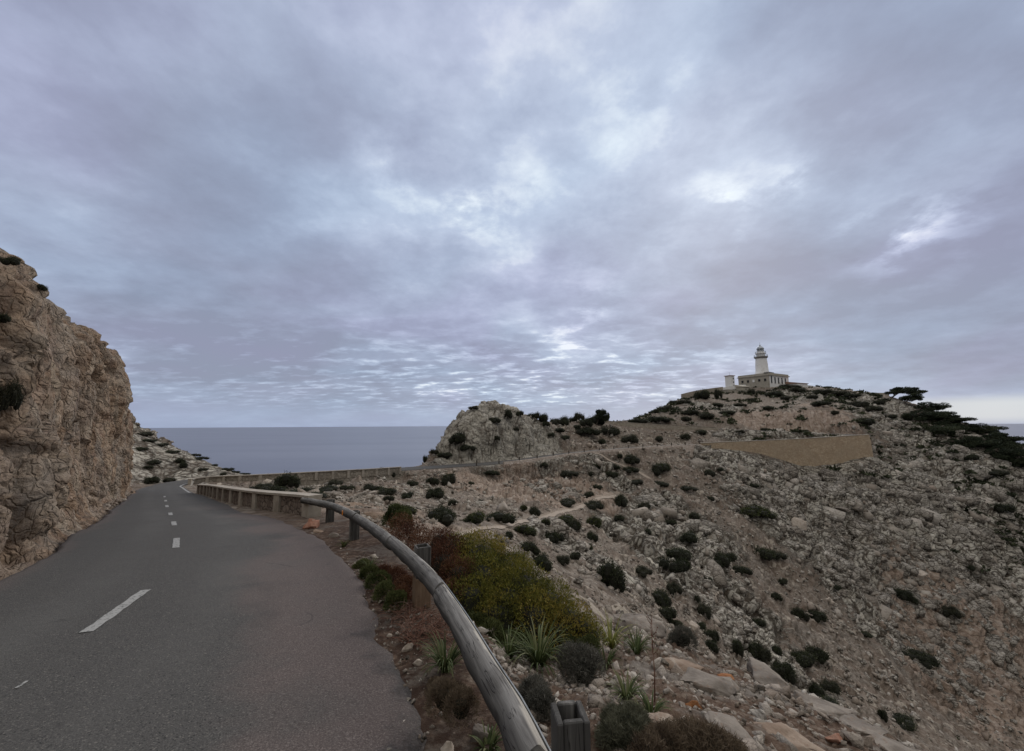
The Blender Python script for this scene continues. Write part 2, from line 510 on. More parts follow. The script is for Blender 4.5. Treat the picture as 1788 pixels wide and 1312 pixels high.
# hand-placed ground around the camera and under the cliff
for x, y, z in [(-5, 0, 0), (-2.5, 0.3, 0), (0.1, 0.8, -.02), (1.2, .6, -.12), (2.5, .5, -.5), (4, 1, -1.4), (-2.5, -1, .05), (1.0, -1, 0), (3, -1, -.8), (-6, 2, -.1), (7, 2.5, -3.5), (8, -1, -4),
                (-9, 5, -.2), (-12, 9, -.6), (-18, 14, -1), (-25, 22, -1.5), (-33, 30, -2.5), (-12, 2, .5), (-16, 0, 1), (-40, 34, -2), (-55, 40, 0), (-30, 0, 2), (-45, 15, 2), (20, -2, -14), (50, 0, -38), (-8, -2, .2)]:
    pts.append(np.array([x, y, z]))
S_V0, S_V1 = S_of(-33, 52), S_of(-17.7, 65)                # valley-head retaining wall
S_H0, S_H1 = S_of(51, 107), S_of(107, 125)                 # hairpin retaining wall
for k in range(0, len(RC), 6):
    if RC[k, 1] > 0.8:
        walled = S_V0 + 2 < RS[k] < S_V1 - 2 or S_H0 < RS[k] < S_H1
        c_ = RC[k] + (RL[k] - RC[k]) * .9 if walled else RC[k]
        pts.append(np.array([c_[0], c_[1], RC[k, 2]]))
        if walled and k % 12 == 0:
            fx, fy = RR[k, :2] + RN[k] * 1.2
            drop = (3.9 if RS[k] < S_V1 else np.interp((RS[k] - S_H0) / (S_H1 - S_H0), [0, .25, .52, .70, .85, 1], [.8, 3.0, 8.0, 7.4, 6.2, 6.0]))
            pts.append(np.array([fx, fy, RC[k, 2] - drop]))
pts = np.array(pts)


def polar(x, y):
    return np.arctan2(x, y), np.log(np.hypot(x, y))


_ph, _lr = polar(pts[:, 0], pts[:, 1])
_e = (pts[:, 2] - 1.6) / np.exp(_lr)
TX = np.c_[_ph * 2.4, _lr * 1.35]


def _ker(d2):
    return 0.5 * d2 * np.log(d2 + 1e-12)


n_ = len(TX)
_K = _ker(((TX[:, None] - TX[None]) ** 2).sum(-1)) + np.eye(n_) * 2e-4
_Pm = np.c_[np.ones(n_), TX]
_A = np.block([[_K, _Pm], [_Pm.T, np.zeros((3, 3))]])
_w = np.linalg.solve(_A, np.r_[_e, 0, 0, 0])


def tps_e(ph, lr):
    X = np.c_[ph.ravel() * 2.4, lr.ravel() * 1.35]
    out = np.empty(len(X))
    for i in range(0, len(X), 20000):
        c = X[i:i + 20000]
        d2 = ((c[:, None] - TX[None]) ** 2).sum(-1)
        out[i:i + 20000] = _ker(d2) @ _w[:n_] + _w[n_] + c @ _w[n_ + 1:]
    return out.reshape(ph.shape)


# coarse table of the elevation slope, sampled everywhere else by bilinear lookup
PH0, PH1, LR0, LR1 = math.radians(-100), math.radians(100), math.log(0.6), math.log(460)
NP_, NL_ = 420, 420
_gp, _gl = np.meshgrid(np.linspace(PH0, PH1, NP_), np.linspace(LR0, LR1, NL_), indexing='ij')
ETAB = tps_e(_gp, _gl)


def e_lookup(ph, lr):
    a = np.clip((ph - PH0) / (PH1 - PH0) * (NP_ - 1), 0, NP_ - 1.001)
    b = np.clip((lr - LR0) / (LR1 - LR0) * (NL_ - 1), 0, NL_ - 1.001)
    i, j = a.astype(int), b.astype(int)
    fa, fb = a - i, b - j
    return ETAB[i, j] * (1 - fa) * (1 - fb) + ETAB[i + 1, j] * fa * (1 - fb) + ETAB[i, j + 1] * (1 - fa) * fb + ETAB[i + 1, j + 1] * fa * fb


# road distance on the fly: nearest centre sample
def road_near(x, y):
    """signed lateral distance beyond the road edge (negative on the road), side (+ valley), road height"""
    n = len(x)
    best = np.full(n, 1e9)
    idx = np.zeros(n, int)
    for i0 in range(0, n, 40000):
        sl = slice(i0, i0 + 40000)
        d = (x[sl, None] - RC[None, ::2, 0]) ** 2 + (y[sl, None] - RC[None, ::2, 1]) ** 2
        k = d.argmin(1)
        idx[sl] = k * 2
        best[sl] = d[np.arange(len(k)), k]
    # project on the tangent for a smooth height
    dxy = np.c_[x - RC[idx, 0], y - RC[idx, 1]]
    side = (dxy * RN[idx]).sum(1)
    tan = np.c_[-RN[idx, 1], RN[idx, 0]]
    along = (dxy * tan).sum(1)
    g = np.gradient(RC[:, 2], RS)
    z = RC[idx, 2] + g[idx] * np.clip(along, -1.5, 1.5)
    return np.maximum(np.abs(side) - RHW[idx], np.sqrt(np.maximum(best, 0)) - RHW[idx] - 1.0), np.sign(side), z, RS[idx]


S_W0, S_W1 = S_of(-5.7, 11.3), S_of(-25, 32)             # near low wall
S_U0, S_U1 = S_of(66, 132), S_of(24, 124)                  # upper wall


def wall_side(s, side):
    return (((s > S_V0) & (s < S_V1)) | ((s > S_H0) & (s < S_H1))) & (side > 0) | ((s > S_U0) & (s < S_U1) & (side < 0))


def base_height(x, y):
    ph, lr = polar(x, y)
    z = 1.6 + e_lookup(ph, lr) * np.exp(lr)
    d, side, rz, s = road_near(x, y)
    sharp = wall_side(s, side)
    inner = np.where(sharp, -1.7, 0.35)
    outer = np.where(sharp, -0.6, np.where(s < S_W1 + 8, 1.3, 2.6))
    outer = np.where(s < S_W0, 0.8, outer)
    outer = np.maximum(outer, inner + .3)
    sea_ = (side < 0) & (s > S_V0 + 2) & (s < S_V1 + 4) & (d < 40)
    z = np.where(sea_, np.minimum(z, rz) - 3.0 * sst(0, 5, d), z)
    w = 1 - sst(inner, outer, d)
    z2 = z * (1 - w) + (rz - 0.11) * w
    return z2, d, side, s


def on_base(u, v):
    """where the view through (u, v) first meets the undisturbed slope"""
    ys = np.geomspace(5, 240, 900)
    d = ray(u, v)
    q = CAM[None] + d[None] * (ys / d[1])[:, None]
    zz = 1.6 + e_lookup(*polar(q[:, 0], q[:, 1])) * np.hypot(q[:, 0], q[:, 1])
    hit = np.argmax(q[:, 2] < zz)
    return q[hit]


PATHS = [resample(np.array([on_base(*q) for q in pxs]), .4) for pxs in
         ([(772, 948), (800, 936), (833, 924), (870, 921), (900, 912), (940, 901), (985, 888), (1020, 877), (1050, 866), (1085, 853)],
          [(1030, 797), (1062, 804), (1085, 811), (1112, 820), (1136, 832)])]


def path_dist(x, y):
    d = np.full(len(x), 1e9)
    for pp in PATHS:
        for i0 in range(0, len(x), 40000):
            sl = slice(i0, i0 + 40000)
            m = (x[sl] > pp[:, 0].min() - 6) & (x[sl] < pp[:, 0].max() + 6)
            if m.any():
                dd = np.sqrt(((x[sl][m, None] - pp[None, :, 0]) ** 2 + (y[sl][m, None] - pp[None, :, 1]) ** 2).min(1))
                t = d[sl]
                t[m] = np.minimum(t[m], dd)
                d[sl] = t
    return d


# ------------------------------------------------------------------ terrain grid, rows spread by apparent size
NC = 1120
phd = np.degrees(np.r_[np.linspace(-100, -54, 60, endpoint=False), np.linspace(-54, 54, NC - 100, endpoint=False), np.linspace(54, 100, 40)] * math.pi / 180)
PHI = np.radians(phd)
NC = len(PHI)
NR = 760
_ck = np.linspace(LR0, LR1, 900)
_pg, _lg = np.meshgrid(PHI[::10], _ck, indexing='ij')
_eg = e_lookup(_pg, _lg)
_de = np.gradient(_eg, axis=1) / (_ck[1] - _ck[0])
_sp = np.sqrt(0.09 + 0.35 * np.abs(_de) ** 2 + 0.3 * _eg ** 2)
_sp = _sp * (1 + 0.9 * np.exp(-((_lg - math.log(105)) / 0.45) ** 2))
_sp = (_sp + _sp.mean(0, keepdims=True)) / 2
_cs = np.cumsum(_sp, axis=1)
_cs = (_cs - _cs[:, :1]) / (_cs[:, -1:] - _cs[:, :1])
_rows = np.stack([np.interp(np.linspace(0, 1, NR), c, _ck) for c in _cs])          # (coarse phi, NR)
for _ in range(6):
    _rows[1:-1] = (_rows[:-2] + 2 * _rows[1:-1] + _rows[2:]) / 4
LRG = np.stack([np.interp(PHI, PHI[::10], _rows[:, j]) for j in range(NR)], 0)        # (NR, NC)
RG = np.exp(LRG)
XG, YG = RG * np.sin(PHI)[None], RG * np.cos(PHI)[None]
x, y = XG.ravel(), YG.ravel()
zb, rd_d, rd_side, rd_s = base_height(x, y)
BZ = zb.reshape(NR, NC)
pb = np.stack([x, y, zb], 1)
# base normals
_v = pb.reshape(NR, NC, 3)
_dr = np.gradient(_v, axis=0)
_dc = np.gradient(_v, axis=1)
_n = np.cross(_dc, _dr).reshape(-1, 3)
_n /= np.linalg.norm(_n, axis=1)[:, None] + 1e-9
_n[_n[:, 2] < 0] *= -1
rr = RG.ravel()


def blob(lst, p, soft=0.6):
    """soft union of world-space balls given as (u, v, distance, radius)"""
    m = np.zeros(len(p), np.float32)
    for u, v, Y, rad in lst:
        c = P(u, v, Y)
        d = np.sqrt(((p[:, :2] - c[None, :2]) ** 2).sum(1)) / rad
        m = np.maximum(m, 1 - sst(1 - soft, 1 + soft * .4, d).astype(np.float32))
    return m


wob = fbm(pb / np.array([9, 9, 9]), 3, 0.6, 5).astype(np.float32)
pbw = pb + np.stack([wob, np.roll(wob, 977), wob * 0], 1) * 4.0
near = (1 - sst(9, 16, rr)).astype(np.float32)
grey = blob([(850, 760, 84, 14), (800, 760, 81, 8), (920, 760, 90, 11), (1170, 890, 72, 12), (1140, 930, 60, 10), (1200, 960, 64, 8),
             (1300, 830, 100, 14), (1250, 820, 100, 8), (1400, 860, 98, 14), (1480, 870, 103, 16), (1560, 850, 112, 22), (1650, 880, 110, 24), (1600, 950, 98, 20), (1700, 950, 104, 24), (1788, 900, 112, 28), (1420, 950, 82, 11), (1500, 950, 90, 15),
             (1520, 1040, 76, 14), (1650, 1050, 84, 18), (1600, 760, 136, 16), (1540, 740, 146, 16), (1680, 770, 133, 16), (1788, 1000, 98, 20), (1460, 700, 178, 22), (1530, 705, 168, 16), (1380, 690, 196, 14), (1250, 715, 165, 12), (1330, 900, 84, 7), (1180, 1010, 52, 5), (960, 860, 72, 6), (1050, 830, 86, 7),
             (250, 800, 62, 14), (300, 800, 66, 12), (370, 815, 63, 9), (180, 720, 80, 22), (1350, 758, 125, 10), (1280, 762, 122, 8), (1420, 690, 190, 16), (1500, 700, 172, 16), (1350, 1170, 47, 7), (1300, 1060, 56, 7),
             (1020, 960, 36, 5)], pbw)
pink = blob([(860, 855, 62, 11), (950, 850, 72, 10), (1000, 850, 74, 8), (1400, 735, 138, 14), (1460, 735, 136, 10), (1330, 730, 144, 12), (1480, 750, 130, 9), (1440, 715, 152, 10),
             (660, 890, 16.5, 4.5), (700, 920, 12, 2.5), (620, 885, 15, 3), (460, 838, 47.5, 3.5), (1720, 1130, 80, 16), (1788, 1200, 70, 18), (1650, 1200, 66, 8)], pbw)
face = np.maximum(pink, 0) * (1 - near)
pdist = path_dist(x, y)
wallish = wall_side(rd_s, rd_side) & (rd_d < 6)
offroad = (np.where(wallish, sst(1.2, 4.5, rd_d), sst(0.25, 1.4, rd_d)) * sst(.45, 1.6, pdist / np.clip(rr / 45, .3, 1))).astype(np.float32)
# --- displacement along the base normal
disp = np.zeros(len(pb), np.float32)
warp = np.stack([fbm(pb * 0.35 + s_, 2, .5, 11 + s_) for s_ in range(3)], 1)
pw = pb + warp * 0.9
strat = pw * np.array([1, 1, 1.6])
B1, id1, e1 = blocks(strat / 5.2, 21, 0.13, 0.85)
B2, id2, e2 = blocks(strat / 2.1 + 31.7, 22, 0.17, 0.8)
B3, id3, e3 = blocks(pw / 0.8 + 11.1, 23, 0.22, 0.7)
far_ok = sst(6, 14, rr)
fb = fbm(pb / 7.0, 4, .55, 3)
gully = fbm(pb / np.array([24., 24., 60.]), 3, .5, 8)
ribs = 1 - np.abs(fbm(pw / np.array([11., 7., 11.]), 3, .55, 19)) * 3
grey_d = B1 * 1.15 + B2 * 0.55 + B3 * 0.10 + fb * 0.8 + ribs * .9
pink_d = B1 * 0.5 + fbm(pw * np.array([.7, .7, .2]), 3, .6, 41) * 1.2 + B2 * 0.35 + B3 * 0.12
scree_d = np.maximum(B3, -.3) * 0.24 + np.where(id2 > 0.70, np.maximum(B2, -.1) * 0.9, B2 * 0.22) + fb * 0.6
rocky = np.clip(grey * 1.0, 0, 1)
mix_d = scree_d * (1 - rocky) + grey_d * rocky
mix_d = mix_d * (1 - face) + pink_d * face
disp += (mix_d * far_ok * offroad * np.clip(rr / 60, .25, 1.0)).astype(np.float32)
seaward = (rd_side < 0) & (rd_s > S_V0 - 10) & (rd_s < S_V1 + 8) & (rd_d < 30)
disp = np.where(seaward, disp * .15 - .3 * sst(1, 3, rd_d), disp).astype(np.float32)
disp += (gully * 3.0 * sst(-8, 25, x) * sst(1, 12, rd_d) * sst(25, 60, rr) * (1 - sst(150, 190, rr))).astype(np.float32)
outc = blob([(850, 760, 84, 12), (800, 760, 81, 8), (920, 760, 90, 11), (960, 770, 94, 8)], pb)
disp *= (1 - .55 * outc)
disp += outc * offroad * (fbm(pb * np.array([.16, .16, .16]), 3, .5, 77) * 2.0).astype(np.float32)
# foreground bank: soil and broken stone
nm = near > 0.01
pn = pb[nm]
N1, nid1, _a = blocks(pn / np.array([.42, .42, .30]) + 3.3, 51, .2, .6)
N2, nid2, _b = blocks(pn / .12, 52, .25, .6)
slab = fbm(pn * np.array([.9, .9, 1.8]), 3, .55, 53)
nd = (np.maximum(N1, -.25) * 0.07 + N2 * 0.022 + slab * 0.10 + fbm(pn * 9, 3, .6, 54) * 0.012) * sst(.05, .9, rd_d[nm])
disp[nm] += (nd * near[nm]).astype(np.float32)
pt = pb + _n * disp[:, None]
# keep everything under the road sheet
on = rd_d < 0.25
pt[on, 2] = np.minimum(pt[on, 2], pb[on, 2])
HZ = pt[:, 2].reshape(NR, NC)
pathm = (1 - sst(.35, .8, pdist / np.clip(rr / 45, .3, 1))).astype(np.float32)
tid = np.where(rocky > .4, id2, id3)
joint = np.where(rocky > .4, np.minimum(e1 * 2.2, e2), e3)
T_pts = pt

# ------------------------------------------------------------------ materials of the ground
def mat_terrain():
    m, T = material("limestone_ground")
    p = pos(T)
    g, f, n = T.attr('grey'), T.attr('face'), T.attr('near')
    cid = T.attr('cell')
    n1 = T.noise(p, 0.35, 6, .6)
    wp = T.vmath('ADD', p, T.vmath('SCALE', T.noise(p, .5, 4, .6, col=True), None, 1.6))
    wp = T.n('ShaderNodeMapping', {'Vector': wp, 'Rotation': (.5, .3, .6), 'Scale': (1.0, 1.7, 1.25)}).outputs[0]
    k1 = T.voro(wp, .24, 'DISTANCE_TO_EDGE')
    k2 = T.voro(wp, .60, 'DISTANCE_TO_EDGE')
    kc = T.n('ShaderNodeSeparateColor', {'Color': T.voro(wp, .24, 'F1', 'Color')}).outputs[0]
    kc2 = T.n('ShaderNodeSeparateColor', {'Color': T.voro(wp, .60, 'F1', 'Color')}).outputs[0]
    n2 = T.noise(p, 2.2, 6, .62)
    n3 = T.noise(p, 9.0, 4, .6)
    scree = T.ramp(n2, [(.30, (.105, .088, .073)), (.5, (.215, .183, .153)), (.72, (.41, .37, .32))])
    soil = T.ramp(n1, [(.35, (.16, .108, .078)), (.65, (.23, .178, .136))])
    scree = T.mix(T.sstep(n1, .60, .42), scree, T.mix(.42, scree, soil))
    scree = T.mix(T.sstep(cid, .80, .95), scree, (.40, .35, .29))
    gr = T.ramp(n2, [(.28, (.23, .212, .185)), (.5, (.41, .385, .335)), (.75, (.60, .57, .50))])
    gr = T.mix(T.math('MULTIPLY', kc2, .7), gr, (.60, .565, .49))
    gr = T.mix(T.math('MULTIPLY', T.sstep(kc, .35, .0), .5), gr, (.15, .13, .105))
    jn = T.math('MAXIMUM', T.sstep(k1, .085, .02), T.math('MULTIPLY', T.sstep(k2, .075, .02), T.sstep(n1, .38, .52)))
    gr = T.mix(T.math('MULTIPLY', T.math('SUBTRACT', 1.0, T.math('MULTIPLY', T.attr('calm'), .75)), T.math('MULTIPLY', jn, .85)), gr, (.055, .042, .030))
    gr = T.mix(T.math('MULTIPLY', T.sstep(n1, .58, .72), .7), gr, (.215, .172, .135))
    gr = T.mix(T.math('MULTIPLY', T.sstep(T.noise(p, .9, 5, .65), .58, .68), .55), gr, (.10, .105, .098))
    pk = T.ramp(T.noise(T.n('ShaderNodeMapping', {'Vector': p, 'Scale': (1, 1, .3)}).outputs[0], 1.1, 6, .62),
                [(.3, (.19, .135, .10)), (.5, (.32, .25, .20)), (.72, (.47, .41, .35))])
    gpat = T.sstep(T.math('ADD', g, T.math('ADD', T.math('MULTIPLY', T.math('SUBTRACT', n2, .5), 1.5), T.math('MULTIPLY', T.math('SUBTRACT', n1, .5), 1.2))), .25, .75)
    c = T.mix(gpat, scree, gr)
    c = T.mix(T.sstep(T.math('ADD', f, T.math('MULTIPLY', T.math('SUBTRACT', n2, .5), .8)), .35, .65), c, pk)
    nn = T.noise(p, 14, 5, .65)
    ns = T.ramp(nn, [(.3, (.085, .052, .034)), (.5, (.17, .115, .082)), (.7, (.34, .28, .225))])
    ns = T.mix(T.sstep(T.noise(p, 1.6, 4, .6), .50, .62), ns, T.ramp(n3, [(.3, (.15, .125, .105)), (.7, (.36, .33, .29))]))
    c = T.mix(T.math('MULTIPLY', T.sstep(T.attr('joint'), .10, .03), .55), c, (.085, .060, .042))
    c = T.mix(n, c, ns)
    # terra-rossa soil and litter beside the asphalt
    c = T.mix(T.math('MULTIPLY', T.attr('verge'), T.sstep(n3, .35, .6)), c, (.075, .046, .032))
    c = T.mix(T.math('MULTIPLY', T.attr('path'), .85), c, (.31, .255, .205))
    fine = T.math('ADD', T.math('MULTIPLY', T.noise(p, 1.6, 4, .6), 1.0), T.math('MULTIPLY', T.voro(p, 1.5, 'F1'), -.4))
    crk = T.math('ADD', T.math('MULTIPLY', T.sstep(k1, .0, .16), 1.3), T.math('ADD', T.math('MULTIPLY', T.sstep(k2, .0, .2), .7), T.math('MULTIPLY', T.math('ADD', kc, kc2), .4)))
    fine = T.math('ADD', fine, T.math('MULTIPLY', crk, gpat))
    hnear = T.math('MULTIPLY', T.noise(p, 42, 5, .65), .10)
    h = T.math('ADD', T.math('MULTIPLY', fine, T.math('SUBTRACT', 1.0, n)), hnear)
    c = T.mix(1.0, c, T.mix(n, (.80, .79, .77), (.62, .60, .58)), 'MULTIPLY')
    finish(T, c, .93, h, .85, .28, spec=.15)
    return m


verge = ((1 - sst(.0, 1.0, rd_d)) * near).astype(np.float32)
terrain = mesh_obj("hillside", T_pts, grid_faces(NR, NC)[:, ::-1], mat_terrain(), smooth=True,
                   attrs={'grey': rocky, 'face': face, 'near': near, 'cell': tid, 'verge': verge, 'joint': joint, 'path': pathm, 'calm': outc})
tag(terrain, kind='structure', label="steep limestone valley side and headland of broken rock and scree", cat="hillside")

# ------------------------------------------------------------------ sea
def mat_sea():
    m, T = material("sea_water")
    p = pos(T)
    w1 = T.noise(T.n('ShaderNodeMapping', {'Vector': p, 'Scale': (.02, .035, .02)}).outputs[0], 1.0, 6, .6)
    w2 = T.sstep(T.noise(T.n('ShaderNodeMapping', {'Vector': p, 'Scale': (.0005, .0016, 1)}).outputs[0], 1.0, 6, .6), .35, .65)
    c = T.mix(w2, (.095, .105, .145), (.135, .146, .190))
    finish(T, c, .30, w1, .16, 5.0, spec=.5)
    return m


_rr = np.r_[0, np.geomspace(60, 90000, 60)]
_aa = np.linspace(0, 2 * math.pi, 128, endpoint=False)
_sv = np.stack([(_rr[:, None] * np.sin(_aa)[None]).ravel(), (_rr[:, None] * np.cos(_aa)[None]).ravel(), np.full(len(_rr) * 128, -175.0)], 1)
sea = mesh_obj("sea", _sv, grid_faces(len(_rr), 128, wrap=True)[:, ::-1], mat_sea())
tag(sea, kind='structure', label="flat blue grey sea reaching the horizon", cat="sea")

# ------------------------------------------------------------------ road surface
def mat_road():
    m, T = material("worn_asphalt")
    p = pos(T)
    e = T.attr('edge')              # 0 left edge .. 1 right edge
    sn = T.attr('along')
    n1 = T.noise(p, .55, 5, .6)
    n2 = T.noise(p, 5, 5, .6)
    grit = T.noise(p, 95, 3, .7)
    ag = T.voro(p, 120, 'F1', 'Color')
    agf = T.n('ShaderNodeSeparateColor', {'Color': ag}).outputs[0]
    c = T.ramp(grit, [(.3, (.040, .038, .036)), (.55, (.080, .077, .072)), (.75, (.145, .139, .128))])
    c = T.mix(T.math('MULTIPLY', T.sstep(agf, .93, .99), .6), c, (.20, .185, .165))
    c = T.mix(T.sstep(agf, .10, .0), c, (.022, .022, .022))
    pinkf = T.math('MULTIPLY', T.sstep(T.math('ADD', e, T.math('MULTIPLY', T.math('SUBTRACT', n1, .5), 1.0)), .62, .86), T.sstep(sn, 22, 13.0))
    pinkl = T.math('MULTIPLY', T.sstep(T.math('ADD', e, T.math('MULTIPLY', T.math('SUBTRACT', n1, .5), .2)), .10, .02), .6)
    c = T.mix(T.math('MULTIPLY', T.math('MAXIMUM', pinkf, pinkl), .88), c, T.ramp(grit, [(.3, (.058, .044, .040)), (.55, (.125, .100, .091)), (.75, (.27, .23, .21))]))
    c = T.mix(T.math('MULTIPLY', T.sstep(n1, .5, .72), .35), c, (.085, .082, .076))
    c = T.mix(T.math('MULTIPLY', T.sstep(n2, .60, .75), .25), c, (.035, .035, .035))
    # crumbled, tar-patched right edge
    ce = T.math('MULTIPLY', T.math('MULTIPLY', T.sstep(T.math('ADD', e, T.math('MULTIPLY', T.math('SUBTRACT', n2, .5), .12)), .945, .985), T.sstep(n1, .36, .52)), T.sstep(sn, 4.2, 2.8))
    c = T.mix(T.math('MULTIPLY', ce, .8), c, T.ramp(T.noise(p, 30, 4, .7), [(.4, (.018, .018, .018)), (.7, (.075, .073, .07))]))
    # tyre-polished tracks and faint old stains
    trk = T.math('ADD', T.sstep(T.math('ABSOLUTE', T.math('SUBTRACT', e, .30)), .10, .02), T.sstep(T.math('ABSOLUTE', T.math('SUBTRACT', e, .62)), .10, .02))
    c = T.mix(T.math('MULTIPLY', T.math('MULTIPLY', trk, T.sstep(n1, .3, .6)), .28), c, (.115, .112, .105))
    c = T.mix(T.math('MULTIPLY', T.sstep(T.noise(T.n('ShaderNodeMapping', {'Vector': p, 'Scale': (.5, .5, 1)}).outputs[0], 1.3, 4, .6), .58, .7), .35), c, (.040, .039, .037))
    # long cracks
    wv = T.vmath('ADD', p, T.vmath('SCALE', T.noise(p, 1.2, 4, .6, col=True), None, .9))
    crk = T.voro(wv, .38, 'DISTANCE_TO_EDGE')
    c = T.mix(T.math('MULTIPLY', T.math('MULTIPLY', T.sstep(crk, .008, .002), T.sstep(n1, .54, .64)), .45), c, (.02, .02, .02))
    h = T.math('ADD', T.math('MULTIPLY', T.noise(p, 130, 2, .6), .6), T.math('ADD', T.math('MULTIPLY', T.math('SUBTRACT', 1.0, T.voro(p, 110, 'F1')), .5), T.math('MULTIPLY', ce, T.math('MULTIPLY', T.noise(p, 24, 4, .65), 5.0))))
    finish(T, c, .88, h, .55, .008, spec=.25)
    return m


rng = np.random.default_rng(7)
_f = resample(np.c_[RDn], 0.14)
_f = _f[: int(len(_f))]
fL, fR = np.c_[_f[:, 0], _f[:, 1], _f[:, 4]], np.c_[_f[:, 2], _f[:, 3], _f[:, 4]]
fs = np.r_[0, np.cumsum(np.linalg.norm(np.diff((fL + fR)[:, :2] / 2, axis=0), axis=1))]
NX = 31
tt = np.linspace(0, 1, NX)
ts = 0.5 - 0.5 * np.cos(tt * math.pi)
ts = 0.35 * tt + 0.65 * ts
V = fL[:, None] * (1 - ts)[None, :, None] + fR[:, None] * ts[None, :, None]
rag = vnoise(np.c_[fs * 1.1, fs * 0, fs * 0], 61) * .07 + vnoise(np.c_[fs * 4.3, fs * 0, fs * 0], 62) * .04 + vnoise(np.c_[fs * 11, fs * 0, fs * 0], 63) * .022
rag *= np.where(fs < S_W0 + 1, 1.0, 0.25)
ragL = vnoise(np.c_[fs * .9, fs * 0 + 9, fs * 0], 64) * .10 + vnoise(np.c_[fs * 4, fs * 0 + 9, fs * 0], 65) * .05
dirLR = (fR - fL) / np.linalg.norm((fR - fL)[:, :2], axis=1)[:, None]
dirLR[:, 2] = 0
V += dirLR[:, None] * rag[:, None, None] * (ts ** 6)[None, :, None] + dirLR[:, None] * ragL[:, None, None] * ((1 - ts) ** 6)[None, :, None]
camber = -0.03 * (2 * np.abs(ts - .5)) ** 2
V[:, :, 2] += camber[None] + fbm(V.reshape(-1, 3) * .8, 3, .5, 70).reshape(len(fs), NX) * 0.012
# crumbling outer edge drops away
V[:, -1, 2] -= 0.05
V[:, 0, 2] -= 0.05
V[:, -2, 2] -= 0.012
V[:, :, 2] += 0.02


def road_z(s_idx, t):
    return V[s_idx, :, 2][np.argmin(abs(ts - t))]


road = mesh_obj("road", V.reshape(-1, 3), grid_faces(len(fs), NX), mat_road(),
                attrs={'edge': np.tile(ts, len(fs)), 'along': np.repeat(fs - fs[np.argmin(abs(fR[:, 1] - 0.8) + (fs > 30) * 99)], NX)})
tag(road, kind='structure', label="narrow grey asphalt road curving left and round the valley head", cat="road")
# ------------------------------------------------------------------ left cliff
def mat_cliff():
    m, T = material("orange_limestone")
    p = pos(T)
    n1 = T.noise(p, .45, 5, .6)
    n2 = T.noise(p, 1.9, 7, .62)
    n3 = T.noise(p, 7, 5, .65)
    vert = T.n('ShaderNodeMapping', {'Vector': p, 'Scale': (1.0, 1.0, .10)}).outputs[0]
    st = T.noise(vert, 1.25, 5, .6, .6)
    st2 = T.noise(vert, 2.9, 4, .55, .5)
    c = T.ramp(n2, [(.28, (.135, .078, .048)), (.45, (.255, .165, .105)), (.62, (.36, .265, .185)), (.78, (.46, .38, .30))])
    c = T.mix(T.math('MULTIPLY', T.sstep(n1, .48, .66), .65), c, T.ramp(n3, [(.3, (.17, .15, .13)), (.7, (.35, .31, .265))]))
    c = T.mix(T.math('MULTIPLY', T.sstep(st, .55, .68), .62), c, (.15, .072, .038))
    c = T.mix(T.math('MULTIPLY', T.sstep(st2, .57, .67), .60), c, (.095, .075, .066))
    c = T.mix(T.math('MULTIPLY', T.sstep(T.noise(vert, 2.0, 4, .55, .4), .56, .66), .45), c, (.33, .215, .175))
    c = T.mix(T.math('MULTIPLY', T.sstep(st, .46, .35), .55), c, (.47, .42, .345))
    wp = T.vmath('ADD', p, T.vmath('SCALE', T.noise(p, 1.0, 4, .6, col=True), None, .7))
    wp = T.n('ShaderNodeMapping', {'Vector': wp, 'Rotation': (.3, .5, .2), 'Scale': (1.2, 1.2, .75)}).outputs[0]
    k1 = T.voro(wp, .55, 'DISTANCE_TO_EDGE')
    k2 = T.voro(wp, 1.7, 'DISTANCE_TO_EDGE')
    jn = T.math('MAXIMUM', T.sstep(k1, .035, .008), T.math('MULTIPLY', T.sstep(k2, .05, .012), T.sstep(n1, .44, .58)))
    c = T.mix(T.math('MULTIPLY', jn, .6), c, (.055, .036, .024))
    hole = T.math('MULTIPLY', T.sstep(T.voro(p, 1.3, 'F1'), .16, .08), T.sstep(T.noise(p, .6, 2, .5), .5, .6))
    top = T.attr('top')
    c = T.mix(T.math('MULTIPLY', T.sstep(T.math('ADD', top, T.math('MULTIPLY', T.math('SUBTRACT', n2, .5), .8)), .45, .75), .75), c, T.ramp(n3, [(.3, (.105, .095, .075)), (.7, (.26, .235, .20))]))
    h = T.math('ADD', T.math('MULTIPLY', T.noise(p, 3.0, 8, .66), 1.0), T.math('MULTIPLY', T.noise(T.n('ShaderNodeMapping', {'Vector': p, 'Scale': (1, 1, .35)}).outputs[0], 9, 5, .6), .3))
    k3 = T.voro(wp, 4.5, 'DISTANCE_TO_EDGE')
    kf = T.n('ShaderNodeSeparateColor', {'Color': T.voro(wp, 1.7, 'F1', 'Color')}).outputs[0]
    h = T.math('ADD', h, T.math('ADD', T.math('MULTIPLY', T.sstep(k3, 0, .12), .22), T.math('MULTIPLY', kf, .35)))
    h = T.math('ADD', h, T.math('SUBTRACT', T.math('ADD', T.math('MULTIPLY', T.sstep(k1, 0, .10), .5), T.math('MULTIPLY', T.sstep(k2, 0, .15), .25)), T.math('MULTIPLY', hole, .6)))
    c = T.mix(T.math('ADD', .22, T.math('MULTIPLY', T.sstep(n1, .35, .65), .25)), c, T.ramp(n2, [(.3, (.20, .18, .155)), (.7, (.44, .41, .36))]))
    c = T.mix(T.math('MULTIPLY', T.sstep(T.noise(p, .28, 3, .55), .50, .62), .38), c, T.ramp(n3, [(.3, (.165, .155, .145)), (.7, (.36, .34, .315))]))
    c = T.mix(1.0, c, (1.04, .985, .93), 'MULTIPLY')
    finish(T, c, .92, h, .95, .22, spec=.15)
    return m


